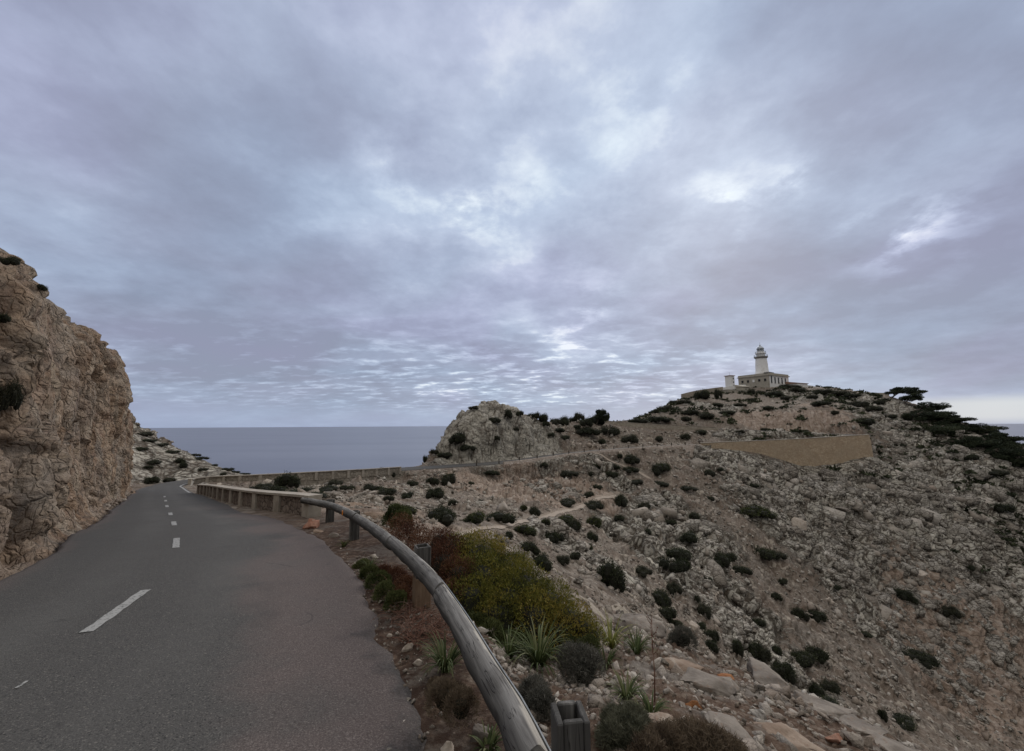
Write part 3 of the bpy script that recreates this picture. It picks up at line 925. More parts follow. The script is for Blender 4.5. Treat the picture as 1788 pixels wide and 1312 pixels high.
cb = resample([(-7.6, -4), (-7.4, 0), (-7.25, 2.9), (-7.65, 5.6), (-9.0, 7.6), (-10.9, 9.9), (-13.4, 12.7), (-16.3, 16.0), (-19.9, 20.0), (-24.1, 24.8), (-28.3, 29.6), (-30.5, 32.2), (-32.2, 34.4), (-36, 36.8), (-42, 38.8), (-54, 42.5)], 0.10)
cs_ = np.r_[0, np.cumsum(np.linalg.norm(np.diff(cb, axis=0), axis=1))]
ctan = np.gradient(cb, axis=0)
for _ in range(30):
    ctan[1:-1] = (ctan[:-2] + ctan[1:-1] * 2 + ctan[2:]) / 4
ctan /= np.linalg.norm(ctan, axis=1)[:, None]
cn = np.c_[ctan[:, 1], -ctan[:, 0]]           # towards the road
# profile: (setback, height)
prof = np.array([(-.75, -.35), (-.42, -.02), (-.1, .35), (.05, .9), (.12, 2.2), (.18, 3.6), (.28, 5.2), (.40, 6.8), (.60, 8.0), (1.1, 9.2), (2.3, 10.4), (4.3, 11.5), (8, 13.0), (15, 14.8), (26, 16)])
pr = resample(prof, 0.10)
pl = np.r_[0, np.cumsum(np.linalg.norm(np.diff(pr, axis=0), axis=1))]
tl = np.r_[np.linspace(0, 12.5, 150, endpoint=False), np.linspace(12.5, pl[-1], 60)]
pr = np.c_[np.interp(tl, pl, pr[:, 0]), np.interp(tl, pl, pr[:, 1])]
kh = np.interp(cs_, [0, 6, 9, 12, 16, 20, 26, 32, 37, 41, 46, 60], [.55, .55, .55, .58, .64, .71, .82, .92, .97, .95, .85, .7])
_zb = base_height(cb[:, 0] + cn[:, 0] * .7, cb[:, 1] + cn[:, 1] * .7)[0]
_d, _sd, _rz, _ss = road_near(cb[:, 0] + cn[:, 0] * .5, cb[:, 1] + cn[:, 1] * .5)
zbase = np.where(cs_ < 44, _rz, _rz[np.argmin(abs(cs_ - 44))]) - .05
for _ in range(60):
    zbase[1:-1] = (zbase[:-2] + 2 * zbase[1:-1] + zbase[2:]) / 4
ncl, npf = len(cb), len(pr)
hh = pr[None, :, 1] * np.where(pr[None, :, 1] > 0, kh[:, None], 1)
CXY = cb[:, None, :] - cn[:, None, :] * (pr[None, :, 0] * (0.6 + .4 * kh[:, None]))[..., None]
CV_ = np.concatenate([CXY, (zbase[:, None] + hh)[..., None]], -1).reshape(-1, 3)
tan3 = np.gradient(CV_.reshape(ncl, npf, 3), axis=1)
alo3 = np.gradient(CV_.reshape(ncl, npf, 3), axis=0)
nn_ = np.cross(alo3, tan3).reshape(-1, 3)
nn_ /= np.linalg.norm(nn_, axis=1)[:, None] + 1e-9
s2 = (nn_[:, :2] * np.repeat(cn, npf, 0)).sum(1) + nn_[:, 2]
nn_[s2 < 0] *= -1
topm = np.tile(sst(8.3, 11.5, pr[:, 1]), ncl)
lowm = np.tile(sst(-.1, 1.0, pr[:, 1]), ncl)
q_ = CV_ + np.stack([fbm(CV_ * .5 + k * 9, 3, .55, 80 + k) for k in range(3)], 1) * .40
b1, ida, ea = blocks(q_ / np.array([2.2, 2.2, 4.6]), 81, .08, .6)
b2, idb, eb = blocks(q_ / np.array([.95, .95, 1.5]) + 5, 82, .09, .75)
b3, idc, ec = blocks(q_ / np.array([.42, .42, .5]) + 5, 83, .2, .5)
flute = fbm(q_ * np.array([.55, .55, .11]), 4, .55, 84)
und = fbm(CV_ * np.array([.22, .22, .22]), 3, .5, 85)
b0, id0, e0 = blocks(q_ / np.array([3.6, 3.6, 12.0]) + 2.2, 88, .09, .5)
ridge = 1 - np.abs(fbm(q_ * np.array([.42, .42, .06]), 3, .5, 89)) * 3.2
dc_ = b0 * .52 + b1 * .34 + b2 * .21 + b3 * .085 + flute * .28 + ridge * .26 + und * .30 + fbm(q_ * 2.4, 4, .6, 86) * .05
dc_ = dc_ * (.30 + .70 * lowm) * (1 - .25 * topm)
CVd = CV_ + nn_ * dc_[:, None]
# keep the foot clear of the road
cliff = mesh_obj("cliff", CVd, grid_faces(ncl, npf)[:, ::-1], mat_cliff(), attrs={'top': topm})
tag(cliff, kind='structure', label="tall orange brown limestone cliff cut beside the road", cat="cliff")
# ------------------------------------------------------------------ mesh builder for made things
class MB:
    def __init__(s):
        s.v, s.f = [], []

    def add(s, vs, fs):
        o = len(s.v)
        s.v += [tuple(map(float, p)) for p in vs]
        s.f += [tuple(i + o for i in f) for f in fs]
        return s

    def box(s, c, size, rz=0.0, bev=0.0, tilt=None):
        hx, hy, hz = (q / 2 for q in size)
        if bev > 0:
            pts, b = [], min(bev, hx * .9, hy * .9, hz * .9)
            for sx in (-1, 1):
                for sy in (-1, 1):
                    for sz in (-1, 1):
                        pts += [(sx * (hx - b), sy * (hy - b), sz * hz), (sx * (hx - b), sy * hy, sz * (hz - b)), (sx * hx, sy * (hy - b), sz * (hz - b))]
            bm = bmesh.new()
            for p in pts:
                bm.verts.new(p)
            bmesh.ops.convex_hull(bm, input=bm.verts)
            bmesh.ops.dissolve_limit(bm, angle_limit=.01, verts=bm.verts, edges=bm.edges)
            bm.verts.index_update()
            vs = [v.co.copy() for v in bm.verts]
            fs = [[v.index for v in f.verts] for f in bm.faces]
            bm.free()
        else:
            vs = [Vector((x, y, z)) for x in (-hx, hx) for y in (-hy, hy) for z in (-hz, hz)]
            fs = [(0, 1, 3, 2), (4, 6, 7, 5), (0, 4, 5, 1), (2, 3, 7, 6), (0, 2, 6, 4), (1, 5, 7, 3)]
        R = Matrix.Rotation(rz, 3, 'Z')
        if tilt:
            R = R @ Matrix.Rotation(tilt[0], 3, 'X') @ Matrix.Rotation(tilt[1], 3, 'Y')
        c = Vector(c)
        return s.add([R @ Vector(p) + c for p in vs], fs)

    def lathe(s, prof, c=(0, 0, 0), n=24):
        vs, fs = [], []
        for r, z in prof:
            for k in range(n):
                a = 2 * math.pi * k / n
                vs.append((c[0] + r * math.cos(a), c[1] + r * math.sin(a), c[2] + z))
        for i in range(len(prof) - 1):
            for k in range(n):
                fs.append((i * n + k, i * n + (k + 1) % n, (i + 1) * n + (k + 1) % n, (i + 1) * n + k))
        fs.append(tuple(range(n))[::-1])
        fs.append(tuple((len(prof) - 1) * n + k for k in range(n)))
        return s.add(vs, fs)

    def tube(s, path, rad, n=6, cap=True):
        path = [Vector(p) for p in path]
        rads = rad if hasattr(rad, '__len__') else [rad] * len(path)
        vs, fs = [], []
        up = Vector((0, 0, 1))
        for i, p in enumerate(path):
            t = (path[min(i + 1, len(path) - 1)] - path[max(i - 1, 0)]).normalized()
            a = t.cross(up if abs(t.z) < .95 else Vector((1, 0, 0))).normalized()
            b = a.cross(t)
            for k in range(n):
                an = 2 * math.pi * k / n
                vs.append(p + (a * math.cos(an) + b * math.sin(an)) * rads[i])
        for i in range(len(path) - 1):
            for k in range(n):
                fs.append((i * n + k, i * n + (k + 1) % n, (i + 1) * n + (k + 1) % n, (i + 1) * n + k))
        if cap:
            fs.append(tuple(range(n))[::-1])
            fs.append(tuple((len(path) - 1) * n + k for k in range(n)))
        return s.add(vs, fs)

    def sweep(s, path, frames, section, closed=True, cap=True):
        """section: (a, z) offsets along each frame normal and up"""
        n = len(section)
        vs, fs = [], []
        for p, fr in zip(path, frames):
            for a, z in section:
                vs.append((p[0] + fr[0] * a, p[1] + fr[1] * a, p[2] + z))
        for i in range(len(path) - 1):
            for k in range(n if closed else n - 1):
                fs.append((i * n + k, i * n + (k + 1) % n, (i + 1) * n + (k + 1) % n, (i + 1) * n + k))
        if cap and closed:
            fs.append(tuple(range(n))[::-1])
            fs.append(tuple((len(path) - 1) * n + k for k in range(n)))
        return s.add(vs, fs)

    def build(s, name, mat, parent=None, smooth=False):
        o = mesh_obj(name, s.v, s.f, mat, parent, smooth=smooth)
        bm = bmesh.new()
        bm.from_mesh(o.data)
        bmesh.ops.recalc_face_normals(bm, faces=bm.faces)
        bm.to_mesh(o.data)
        bm.free()
        return o


def auto_smooth(o, ang=40):
    me = o.data
    bm = bmesh.new()
    bm.from_mesh(me)
    for f in bm.faces:
        f.smooth = True
    for e in bm.edges:
        e.smooth = not (len(e.link_faces) == 2 and e.calc_face_angle(0) > math.radians(ang))
    bm.to_mesh(me)
    bm.free()
    return o


def mat_simple(name, c0, c1, scale=6, rough=.85, bump=.2, bd=.01, spec=.25, detail=6, stretch=(1, 1, 1), metallic=0.0, c2=None, co=pos):
    m, T = material(name)
    p = T.n('ShaderNodeMapping', {'Vector': co(T), 'Scale': stretch}).outputs[0]
    n = T.noise(p, scale, detail, .62)
    c = T.ramp(n, [(.3, c0), (.7, c1)])
    if c2:
        c = T.mix(T.math('MULTIPLY', T.sstep(T.noise(p, scale * .33, 4, .6), .52, .68), .7), c, c2)
    finish(T, c, rough, T.noise(p, scale * 4, 4, .6), bump, bd, spec=spec, metallic=metallic)
    return m


def mat_rubble_wall(name, c0, c1, mortar, scale, rough=.92, bd=.06, jw=.06, zs=1.35):
    m, T = material(name)
    p = pos(T)
    p2 = T.vmath('ADD', p, T.vmath('SCALE', T.noise(p, 1.5, 3, .5, col=True), None, .25))
    pm = T.n('ShaderNodeMapping', {'Vector': p2, 'Scale': (1, 1, zs)}).outputs[0]
    e = T.voro(pm, scale, 'DISTANCE_TO_EDGE')
    cc = T.n('ShaderNodeSeparateColor', {'Color': T.voro(pm, scale, 'F1', 'Color')}).outputs[0]
    n = T.noise(p, 5, 5, .6)
    c = T.mix(cc, c0, c1)
    c = T.mix(T.math('MULTIPLY', T.sstep(n, .4, .7), .35), c, tuple(q * .6 for q in c0))
    c = T.mix(T.sstep(e, jw, jw * .4), c, mortar)
    big_ = T.noise(p, .22, 4, .6)
    c = T.mix(T.math('MULTIPLY', T.sstep(big_, .45, .65), .4), c, tuple(q * .72 for q in c1))
    h = T.math('ADD', T.sstep(e, 0.0, jw * 1.4), T.math('MULTIPLY', n, .6))
    finish(T, c, rough, h, .8, bd, spec=.15)
    return m


def mat_wood():
    m, T = material("weathered_wood")
    a = T.attr('grain', 'Vector')
    pm = T.n('ShaderNodeMapping', {'Vector': a, 'Scale': (1.1, 26, 26)}).outputs[0]
    g1 = T.noise(pm, 1.0, 6, .65, .8)
    g2 = T.noise(T.n('ShaderNodeMapping', {'Vector': a, 'Scale': (2.2, 70, 70)}).outputs[0], 1.0, 3, .6)
    st = T.noise(a, 3.0, 4, .6)
    c = T.ramp(g1, [(.28, (.060, .056, .052)), (.48, (.17, .162, .15)), (.72, (.33, .32, .30))])
    c = T.mix(T.math('MULTIPLY', T.sstep(g2, .62, .72), .65), c, (.035, .032, .03))
    c = T.mix(T.math('MULTIPLY', T.sstep(st, .55, .68), .5), c, (.07, .064, .058))
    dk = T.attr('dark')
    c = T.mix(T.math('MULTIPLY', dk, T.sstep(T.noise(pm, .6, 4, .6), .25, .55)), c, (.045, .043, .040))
    c = T.mix(T.attr('cut'), c, T.ramp(g2, [(.3, (.34, .315, .27)), (.7, (.47, .44, .385))]))  # sawn face paler, the extra sky light on it put into the colour
    # drying checks running with the grain, a few knots
    ck = T.noise(T.n('ShaderNodeMapping', {'Vector': a, 'Scale': (1.6, 34, 34)}).outputs[0], 1.0, 2, .5, .3)
    ckm = T.math('MULTIPLY', T.sstep(T.math('ABSOLUTE', T.math('SUBTRACT', ck, .5)), .018, .006), T.sstep(st, .45, .55))
    c = T.mix(T.math('MULTIPLY', ckm, .8), c, (.018, .016, .015))
    kn = T.voro(T.n('ShaderNodeMapping', {'Vector': a, 'Scale': (2.6, 9, 9)}).outputs[0], 1.0, 'F1')
    c = T.mix(T.math('MULTIPLY', T.sstep(kn, .16, .06), .75), c, (.028, .025, .022))
    h = T.math('SUBTRACT', T.math('ADD', g1, T.math('MULTIPLY', g2, .6)), T.math('MULTIPLY', ckm, 1.2))
    finish(T, c, .85, h, .6, .006, spec=.25)
    return m


M_wood = mat_wood()
M_post_in = mat_simple("bare_brown_wood", (.13, .085, .055), (.25, .175, .115), 5, stretch=(14, 14, 1), bump=.3, bd=.004)
M_steel = mat_simple("galvanised_steel", (.18, .19, .19), (.30, .31, .31), 9, rough=.5, metallic=.6, bump=.05)
M_stucco = mat_simple("beige_render", (.29, .255, .21), (.43, .39, .33), 3.5, bump=.3, bd=.01, c2=(.23, .20, .165))
M_orange = mat_simple("orange_reflector", (.75, .22, .02), (.85, .30, .03), 3, rough=.3, bump=0)
M_dark = mat_simple("dark_void", (.010, .010, .010), (.02, .02, .02), 3)
M_panel = mat_rubble_wall("stone_infill", (.15, .115, .095), (.30, .25, .21), (.085, .068, .056), 5.2, jw=.07, bd=.05)
M_retain = mat_rubble_wall("grey_tan_masonry", (.25, .22, .18), (.40, .36, .30), (.21, .185, .15), 2.4, jw=.05)
M_ochre = mat_rubble_wall("ochre_masonry", (.40, .30, .20), (.51, .405, .285), (.33, .25, .17), 1.5, jw=.06, bd=.10)
M_bank = mat_rubble_wall("pink_tan_masonry", (.33, .27, .225), (.47, .405, .35), (.27, .22, .18), 1.6, jw=.05)
M_terr = mat_rubble_wall("tan_masonry", (.30, .26, .205), (.44, .39, .32), (.24, .205, .16), 1.6, jw=.05)

# ------------------------------------------------------------------ road markings
M_paint = None


def mat_paint():
    m, T = material("worn_road_paint")
    p = pos(T)
    n = T.noise(p, 26, 5, .7)
    n2 = T.noise(p, 90, 2, .6)
    c = T.mix(T.sstep(n, .48, .66), (.33, .33, .315), (.09, .09, .088))
    c = T.mix(T.math('MULTIPLY', T.sstep(n2, .55, .70), .5), c, (.14, .14, .135))
    finish(T, c, .8, n2, .4, .004, spec=.25)
    return m


M_paint = mat_paint()
cC = (fL + fR) / 2


def surf_z(x_, y_):
    d = (V[:, :, 0] - x_) ** 2 + (V[:, :, 1] - y_) ** 2
    k = np.unravel_index(np.argsort(d, axis=None)[:4], d.shape)
    w = 1 / (d[k] + 1e-4)
    return float((V[:, :, 2][k] * w).sum() / w.sum())


def strip(path, w0, mat, name, lift=.006):
    path = resample(path, .12) if len(path) > 2 else np.array([np.array(path[0]) + (np.array(path[1]) - np.array(path[0])) * t for t in np.linspace(0, 1, 12)])
    tg = np.gradient(path, axis=0)
    tg /= np.linalg.norm(tg, axis=1)[:, None]
    nr = np.c_[tg[:, 1], -tg[:, 0]]
    vs = []
    for p_, n_2, k in zip(path, nr, range(len(path))):
        ww = w0 / 2 * (1 + .10 * math.sin(k * 2.3) + .05 * math.sin(k * 5.1))
        for sgn in (-1, 1):
            q3 = p_ + n_2 * ww * sgn
            vs.append((q3[0], q3[1], surf_z(*q3) + lift))
    vs = np.array(vs)
    return mesh_obj(name, vs, grid_faces(len(path), 2), mat)


DASH = [((150, 1105), (255, 1031)), ((307, 957), (308.5, 940)), ((304.5, 918), (303, 911)), ((298, 900), (297, 895.5)), ((292, 886), (291, 882.5)), ((289.5, 876), (289, 873.5)), ((287.5, 868.5), (287.2, 866.5))]


def on_road(u, v):
    Y = 3.0
    for _ in range(40):
        p_ = P(u, v, Y)
        zz = surf_z(p_[0], p_[1])
        e_ = (1.6 - p_[2]) / Y
        Y = Y * .5 + .5 * (1.6 - zz) / e_
    return P(u, v, Y)[:2]


marks = []
ends = [(on_road(*a_), on_road(*b_)) for a_, b_ in DASH]
mk_v, mk_f, off_ = [], [], 0
for a_, b_ in ends:
    L_ = np.linalg.norm(b_ - a_)
    if L_ < .9:
        dv = (b_ - a_) / (L_ + 1e-9)
        b_ = a_ + dv * 1.1
    o = strip([a_, b_], .10, None, "tmp")
    vv = np.empty(len(o.data.vertices) * 3, np.float32)
    o.data.vertices.foreach_get('co', vv)
    mk_v.append(vv.reshape(-1, 3))
    mk_f.append(grid_faces(len(vv) // 6, 2) + off_)
    off_ += len(vv) // 3
    bpy.data.objects.remove(o)
k0 = s_at(-36.6, 45.6)
o = strip([tuple(RR[k, :2] + (RC[k, :2] - RR[k, :2]) / RHW[k] * .28) for k in range(s_at(-26, 32.5), s_at(-38.5, 51), 4)], .16, None, "tmp")
vv = np.empty(len(o.data.vertices) * 3, np.float32)
o.data.vertices.foreach_get('co', vv)
mk_v.append(vv.reshape(-1, 3))
mk_f.append(grid_faces(len(vv) // 6, 2) + off_)
off_ += len(vv) // 3
bpy.data.objects.remove(o)
o = strip([on_road(28, 1203), on_road(48, 1190)], .02, None, "tmp")
vv = np.empty(len(o.data.vertices) * 3, np.float32)
o.data.vertices.foreach_get('co', vv)
mk_v.append(vv.reshape(-1, 3))
mk_f.append(grid_faces(len(vv) // 6, 2) + off_)
bpy.data.objects.remove(o)
rm = mesh_obj("road_markings", np.vstack(mk_v), np.vstack(mk_f), M_paint)
tag(rm, kind='structure', label="worn white centre dashes and curved edge line painted on the asphalt", cat="road markings")

# ------------------------------------------------------------------ guard rail: half-log beams on square posts
RAIL = [(.30, .75, .445), (.19, 1.25, .415), (.07, 1.66, .39), (.0, 1.9, .373), (-.13, 2.25, .345), (-.30, 2.72, .315), (-.485, 3.2, .283), (-.70, 3.72, .248), (-.97, 4.26, .21), (-1.34, 4.96, .16), (-2.15, 6.46, .025), (-3.26, 8.25, -.125), (-4.27, 9.73, -.26), (-5.3, 11.0, -.40), (-5.9, 11.65, -.47)]
rp = resample(np.array(RAIL), .05)
rtan = np.gradient(rp, axis=0)
for _ in range(10):
    rtan[1:-1] = (rtan[:-2] + 2 * rtan[1:-1] + rtan[2:]) / 4
rtan /= np.linalg.norm(rtan, axis=1)[:, None]
rout = np.c_[rtan[:, 1], -rtan[:, 0], np.zeros(len(rtan))]
rout /= np.linalg.norm(rout, axis=1)[:, None]            # valley side
rup = np.cross(rout, rtan)
rup[rup[:, 2] < 0] *= -1
rs = np.r_[0, np.cumsum(np.linalg.norm(np.diff(rp, axis=0), axis=1))]
rail = empty("guard_rail", tuple(rp[len(rp) // 2] - np.array([0, 0, .5])))
tag(rail, "weathered grey timber guard rail of half logs on square posts beside the asphalt", "guard rail")
RLOC = np.array(rail.location)
R_LOG = .088
rngw = random.Random(4)
ns_ = 28


def log_piece(a, b, dz=0.0, drop=0.0, seed=0, cutback=.0):
    ii = [k for k in range(len(rp)) if a <= rs[k] <= b]
    vs, gr, ct, dk = [], [], [], []
    for k in ii:
        wob_ = .0035 * math.sin(rs[k] * 7 + seed) + .003 * math.sin(rs[k] * 17 + 2 * seed)
        for j in range(ns_):
            an = 2 * math.pi * j / ns_
            r_ = R_LOG * (1 + .02 * math.sin(3 * an + rs[k] * 2 + seed)) + wob_
            ox, oz = math.cos(an) * r_, math.sin(an) * r_          # ox valley side, oz up
            # flat sawn face on the upper valley side
            dpl = ox * .80 + oz * .60
            cut = dpl > R_LOG * .52
            if cut:
                ox -= (dpl - R_LOG * .52) * .80
                oz -= (dpl - R_LOG * .52) * .60
            p_ = rp[k] + rout[k] * (ox + drop) + rup[k] * (oz + dz)
            vs.append(p_ - RLOC)
            gr.append((rs[k] + seed * 3.1, ox, oz))
            ct.append(1.0 if dpl > R_LOG * .60 else 0.0)
            dk.append(float(np.clip((-ox - oz * .7) / R_LOG, 0, 1)))  # lower road side darker, underside shade put into the colour
    n_r = len(ii)
    fcs = [tuple(f) for f in grid_faces(n_r, ns_, wrap=True)] + [tuple(range(ns_))[::-1], tuple((n_r - 1) * ns_ + j for j in range(ns_))]
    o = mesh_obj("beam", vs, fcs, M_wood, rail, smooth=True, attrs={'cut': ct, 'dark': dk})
    at = o.data.attributes.new('grain', 'FLOAT_VECTOR', 'POINT')
    at.data.foreach_set('vector', np.array(gr, np.float32).ravel())
    auto_smooth(o, 35)
    return o


cuts = [0, .80, 2.75, 4.9, 7.6, 10.2, rs[-1] + .1]
for k in range(len(cuts) - 1):
    log_piece(cuts[k] + .002, cuts[k + 1], dz=-.006 * (k % 2), drop=.004 * (k % 3), seed=k + 1)
# steel backing strip along the logs
mbk = MB()
sec = [(.050, -.045), (.056, -.045), (.056, .02), (.050, .02)]
mbk.sweep(rp[::4] - RLOC, rout[::4], sec)
mbk.build("backing_strip", M_steel, rail)


def log_post(x_, y_, ztop, zbot, w_, rz, hollow=False):
    t_, wl = M_wood, .022
    vs = MB()
    H_ = ztop - zbot
    c = np.array([x_, y_, 0]) - RLOC
    for sx, sy, a_, b_ in ((-1, 0, wl, w_), (1, 0, wl, w_), (0, -1, w_ - 2 * wl - .004, wl), (0, 1, w_ - 2 * wl - .004, wl)):
        dx_, dy_ = sx * (w_ - wl) / 2, sy * (w_ - wl) / 2
        ca, sa = math.cos(rz), math.sin(rz)
        vs.box((c[0] + dx_ * ca - dy_ * sa, c[1] + dx_ * sa + dy_ * ca, c[2] + zbot + H_ / 2 - (.003 if sx else 0)), (a_, b_, H_), rz, bev=.004)
    o = vs.build("post", M_wood, rail)
    co = np.empty(len(o.data.vertices) * 3, np.float32)
    o.data.vertices.foreach_get('co', co)
    co = co.reshape(-1, 3)
    at = o.data.attributes.new('grain', 'FLOAT_VECTOR', 'POINT')
    at.data.foreach_set('vector', np.c_[co[:, 2] * 1.0 + x_, co[:, 0], co[:, 1]].astype(np.float32).ravel())
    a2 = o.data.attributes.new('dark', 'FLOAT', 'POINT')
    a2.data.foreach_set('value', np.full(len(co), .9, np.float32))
    core = MB().box((c[0], c[1], c[2] + zbot + (H_ - .10) / 2), (w_ - 2 * wl - .01, w_ - 2 * wl - .01, H_ - .10), rz)
    core.build("steel_core", M_dark, o)
    return o


log_post(.20, 1.57, .585, -.40, .116, .12)
pb2 = log_post(-1.00, 4.64, .28, -.75, .155, .45)
sl = MB().box(np.array([-1.00, 4.64, -.40]) - RLOC, (.170, .170, .72), .45, bev=.006)
sl.build("base_sleeve", M_post_in, pb2)
log_post(-3.10, 8.15, -.06, -1.2, .16, .6)
log_post(-4.58, 10.4, -.24, -1.4, .16, .7)
kq = int(np.argmin(abs(rp[:, 1] - 8.35)))
rf = MB().box(rp[kq] - RLOC - rout[kq] * (R_LOG + .012) + np.array([0, 0, .01]), (.012, .055, .085), math.atan2(rout[kq][1], rout[kq][0]), bev=.003)
rfo = rf.build("reflector", M_orange, rail)
rfo['label'] = "small orange reflector"

# ------------------------------------------------------------------ low roadside wall of pillars and stone panels


def edge_path(x0, y0, x1, y1, side=1, off=.12, step=1):
    """points along one road edge; side +1 = right edge"""
    E = RR if side > 0 else RL
    k0_ = int(np.argmin(np.hypot(E[:, 0] - x0, E[:, 1] - y0)))
    k1_ = int(np.argmin(np.hypot(E[:, 0] - x1, E[:, 1] - y1)))
    sl = slice(k0_, k1_ + 1)
    nrm = RN[sl] * side
    return np.c_[E[sl, :2] + nrm * off, E[sl, 2]], nrm


def pillar_wall(name, label, cat, path, nrm, H_, thick, n_pan, pw_, end_w=.55, panel_mat=None, cop=.10, group=None, foot=.5, back=False):
    root = empty(name, tuple(path[0]))
    tag(root, label, cat, group)
    o0 = path[0].copy()
    ss = np.r_[0, np.cumsum(np.linalg.norm(np.diff(path, axis=0), axis=1))]
    L_ = ss[-1]

    def at(s_):
        return np.array([np.interp(s_, ss, path[:, k]) for k in range(3)]), np.array([np.interp(s_, ss, nrm[:, k]) for k in range(2)])
    def run(s0, s1, a0, a1, z0, z1):
        n_k = max(2, int((s1 - s0) / .5) + 1)
        ps, fs_ = [], []
        for s_ in np.linspace(s0, s1, n_k):
            p_, q2 = at(s_)
            ps.append(p_ - o0)
            fs_.append(q2)
        return MB().sweep(ps, fs_, [(a0, z0), (a1, z0), (a1, z1), (a0, z1)])
    bounds = np.linspace(end_w, L_, n_pan + 1)
    # end block and pillars
    run(0, end_w, 0, thick, -foot, H_ - cop).build("pillar", M_stucco, root)
    for k in range(n_pan):
        s0, s1 = bounds[k], bounds[k + 1]
        run(s0 + .002, s1 - pw_ - .002, .03 if back else .06, thick - (.11 if back else .03), -foot, H_ - cop - .002).build("stone_panel", panel_mat or M_panel, root)
        run(s1 - pw_, s1, 0.0, thick, -foot, H_ - cop).build("pillar", M_stucco, root)
    cpn = run(-.02, L_ + .02, -.012, thick + .02, H_ - cop + .002, H_).build("coping", M_stucco, root)
    return root


pth, nrm = edge_path(-5.75, 11.4, -24.3, 31.5, 1, .10)
pillar_wall("roadside_wall", "low beige wall of pillars and dark stone panels along the near bend", "low wall", pth, nrm, .62, .34, 12, .44, cop=.07)

# valley-head retaining wall with its parapet
pth, nrm = edge_path(-38.1, 48.0, -17.7, 64.3, 1, .10)
pillar_wall("parapet_wall", "long pale parapet of small pillars above the valley head wall", "parapet", pth, nrm, .62, .34, 13, .36, .4, M_retain, back=True)


def curtain(name, label, path, nrm, top, depth, batter, mat, thick=.5, cat="retaining wall", cap=None, sink=0.0):
    root = empty(name, tuple(path[0]))
    tag(root, label, cat)
    o0 = path[0].copy()
    n_r = 9
    vs = []
    for p_, q2 in zip(path, nrm):
        for j in range(n_r):
            t_ = j / (n_r - 1)
            vs.append((p_[0] + q2[0] * batter * t_ - o0[0], p_[1] + q2[1] * batter * t_ - o0[1], p_[2] + top - t_ * (depth + top) - o0[2]))
        for a_, z_ in ((-thick, -(depth)), (-thick, top)):
            vs.append((p_[0] + q2[0] * a_ - o0[0], p_[1] + q2[1] * a_ - o0[1], p_[2] + z_ - o0[2]))
    vs = np.array(vs)
    w3 = vs + o0
    vs[:, :2] += np.repeat(nrm, n_r + 2, 0) * (fbm(w3 * .5, 3, .5, 90) * .10)[:, None]
    nk = n_r + 2
    fcs = [tuple(f) for f in grid_faces(len(path), nk, wrap=True)] + [tuple(range(nk))[::-1], tuple((len(path) - 1) * nk + j for j in range(nk))]
    b = MB()
    b.v, b.f = [tuple(q_2) for q_2 in vs], fcs
    b.build("wall", mat, root)
    if cap:
        mb_ = MB()
        mb_.sweep(path - o0, nrm, [(-thick - .05, top + .003), (.07, top + .003), (.07, top + cap), (-thick - .05, top + cap)])
        mb_.build("coping", M_stucco, root)
    return root


pth, nrm = edge_path(-33.2, 51.2, -14.0, 67.8, 1, .22)
curtain("retaining_wall", "curved grey masonry wall holding up the road across the valley head", pth, nrm, -.10, 4.5, .45, M_retain, .3)
pth, nrm = edge_path(49.0, 106.2, 103.6, 118.2, 1, .18)
curtain("retaining_wall", "tall smooth ochre wall under the hairpin bend below the lighthouse", pth, nrm, .55, 14.0, .9, M_ochre, .4, cap=.12)
pth, nrm = edge_path(66.0, 129.6, 22.0, 121.2, -1, .20)
curtain("retaining_wall", "short tan masonry wall under the upper leg of the road", pth, nrm, .35, 7.5, .8, M_terr, .35, cap=.1)
pth, nrm = edge_path(-2.0, 76.5, 49.0, 106.2, 1, .30)
curtain("road_bank_wall", "low pinkish tan embankment wall under the far road", pth, nrm, .30, 2.6, 1.6, M_bank, .3, cat="embankment wall")

# kerb-side guard posts of the far road
pth, nrm = edge_path(-8.0, 72.5, 52.0, 107.0, 1, .02)
ss_ = np.r_[0, np.cumsum(np.linalg.norm(np.diff(pth, axis=0), axis=1))]
M_pst = mat_simple("dark_weathered_post", (.05, .042, .035), (.10, .085, .07), 6)
ordw = ["first", "second", "third", "fourth", "fifth", "sixth", "seventh", "eighth", "ninth", "tenth", "eleventh", "twelfth", "thirteenth", "fourteenth", "fifteenth", "sixteenth", "seventeenth", "eighteenth", "nineteenth", "twentieth",
        "twenty-first", "twenty-second", "twenty-third", "twenty-fourth", "twenty-fifth", "twenty-sixth", "twenty-seventh", "twenty-eighth", "twenty-ninth", "thirtieth", "thirty-first", "thirty-second", "thirty-third", "thirty-fourth", "thirty-fifth", "thirty-sixth", "thirty-seventh", "thirty-eighth", "thirty-ninth", "fortieth"]
proto = None
sp_ = np.arange(2, ss_[-1], 4.6)
for k, s_ in enumerate(sp_):
    p_ = [np.interp(s_, ss_, pth[:, j]) for j in range(3)]
    if proto is None:
        b = MB().box((0, 0, .35), (.20, .20, 1.1), .3, bev=.02)
        b.lathe([(.13, .86), (.14, .90), (.10, .95), (.02, .97)], n=8)
        proto = o = b.build("guard_post", M_pst)
    else:
        o = proto.copy()
        COL.objects.link(o)
    o.location = p_
    o.rotation_euler = (.04 * math.sin(k * 3.1), .04 * math.cos(k * 2.3), k * 1.3)
    tag(o, "small dark guard post, %s from the left along the far road edge" % ordw[k], "guard post", "guard posts along the far road")

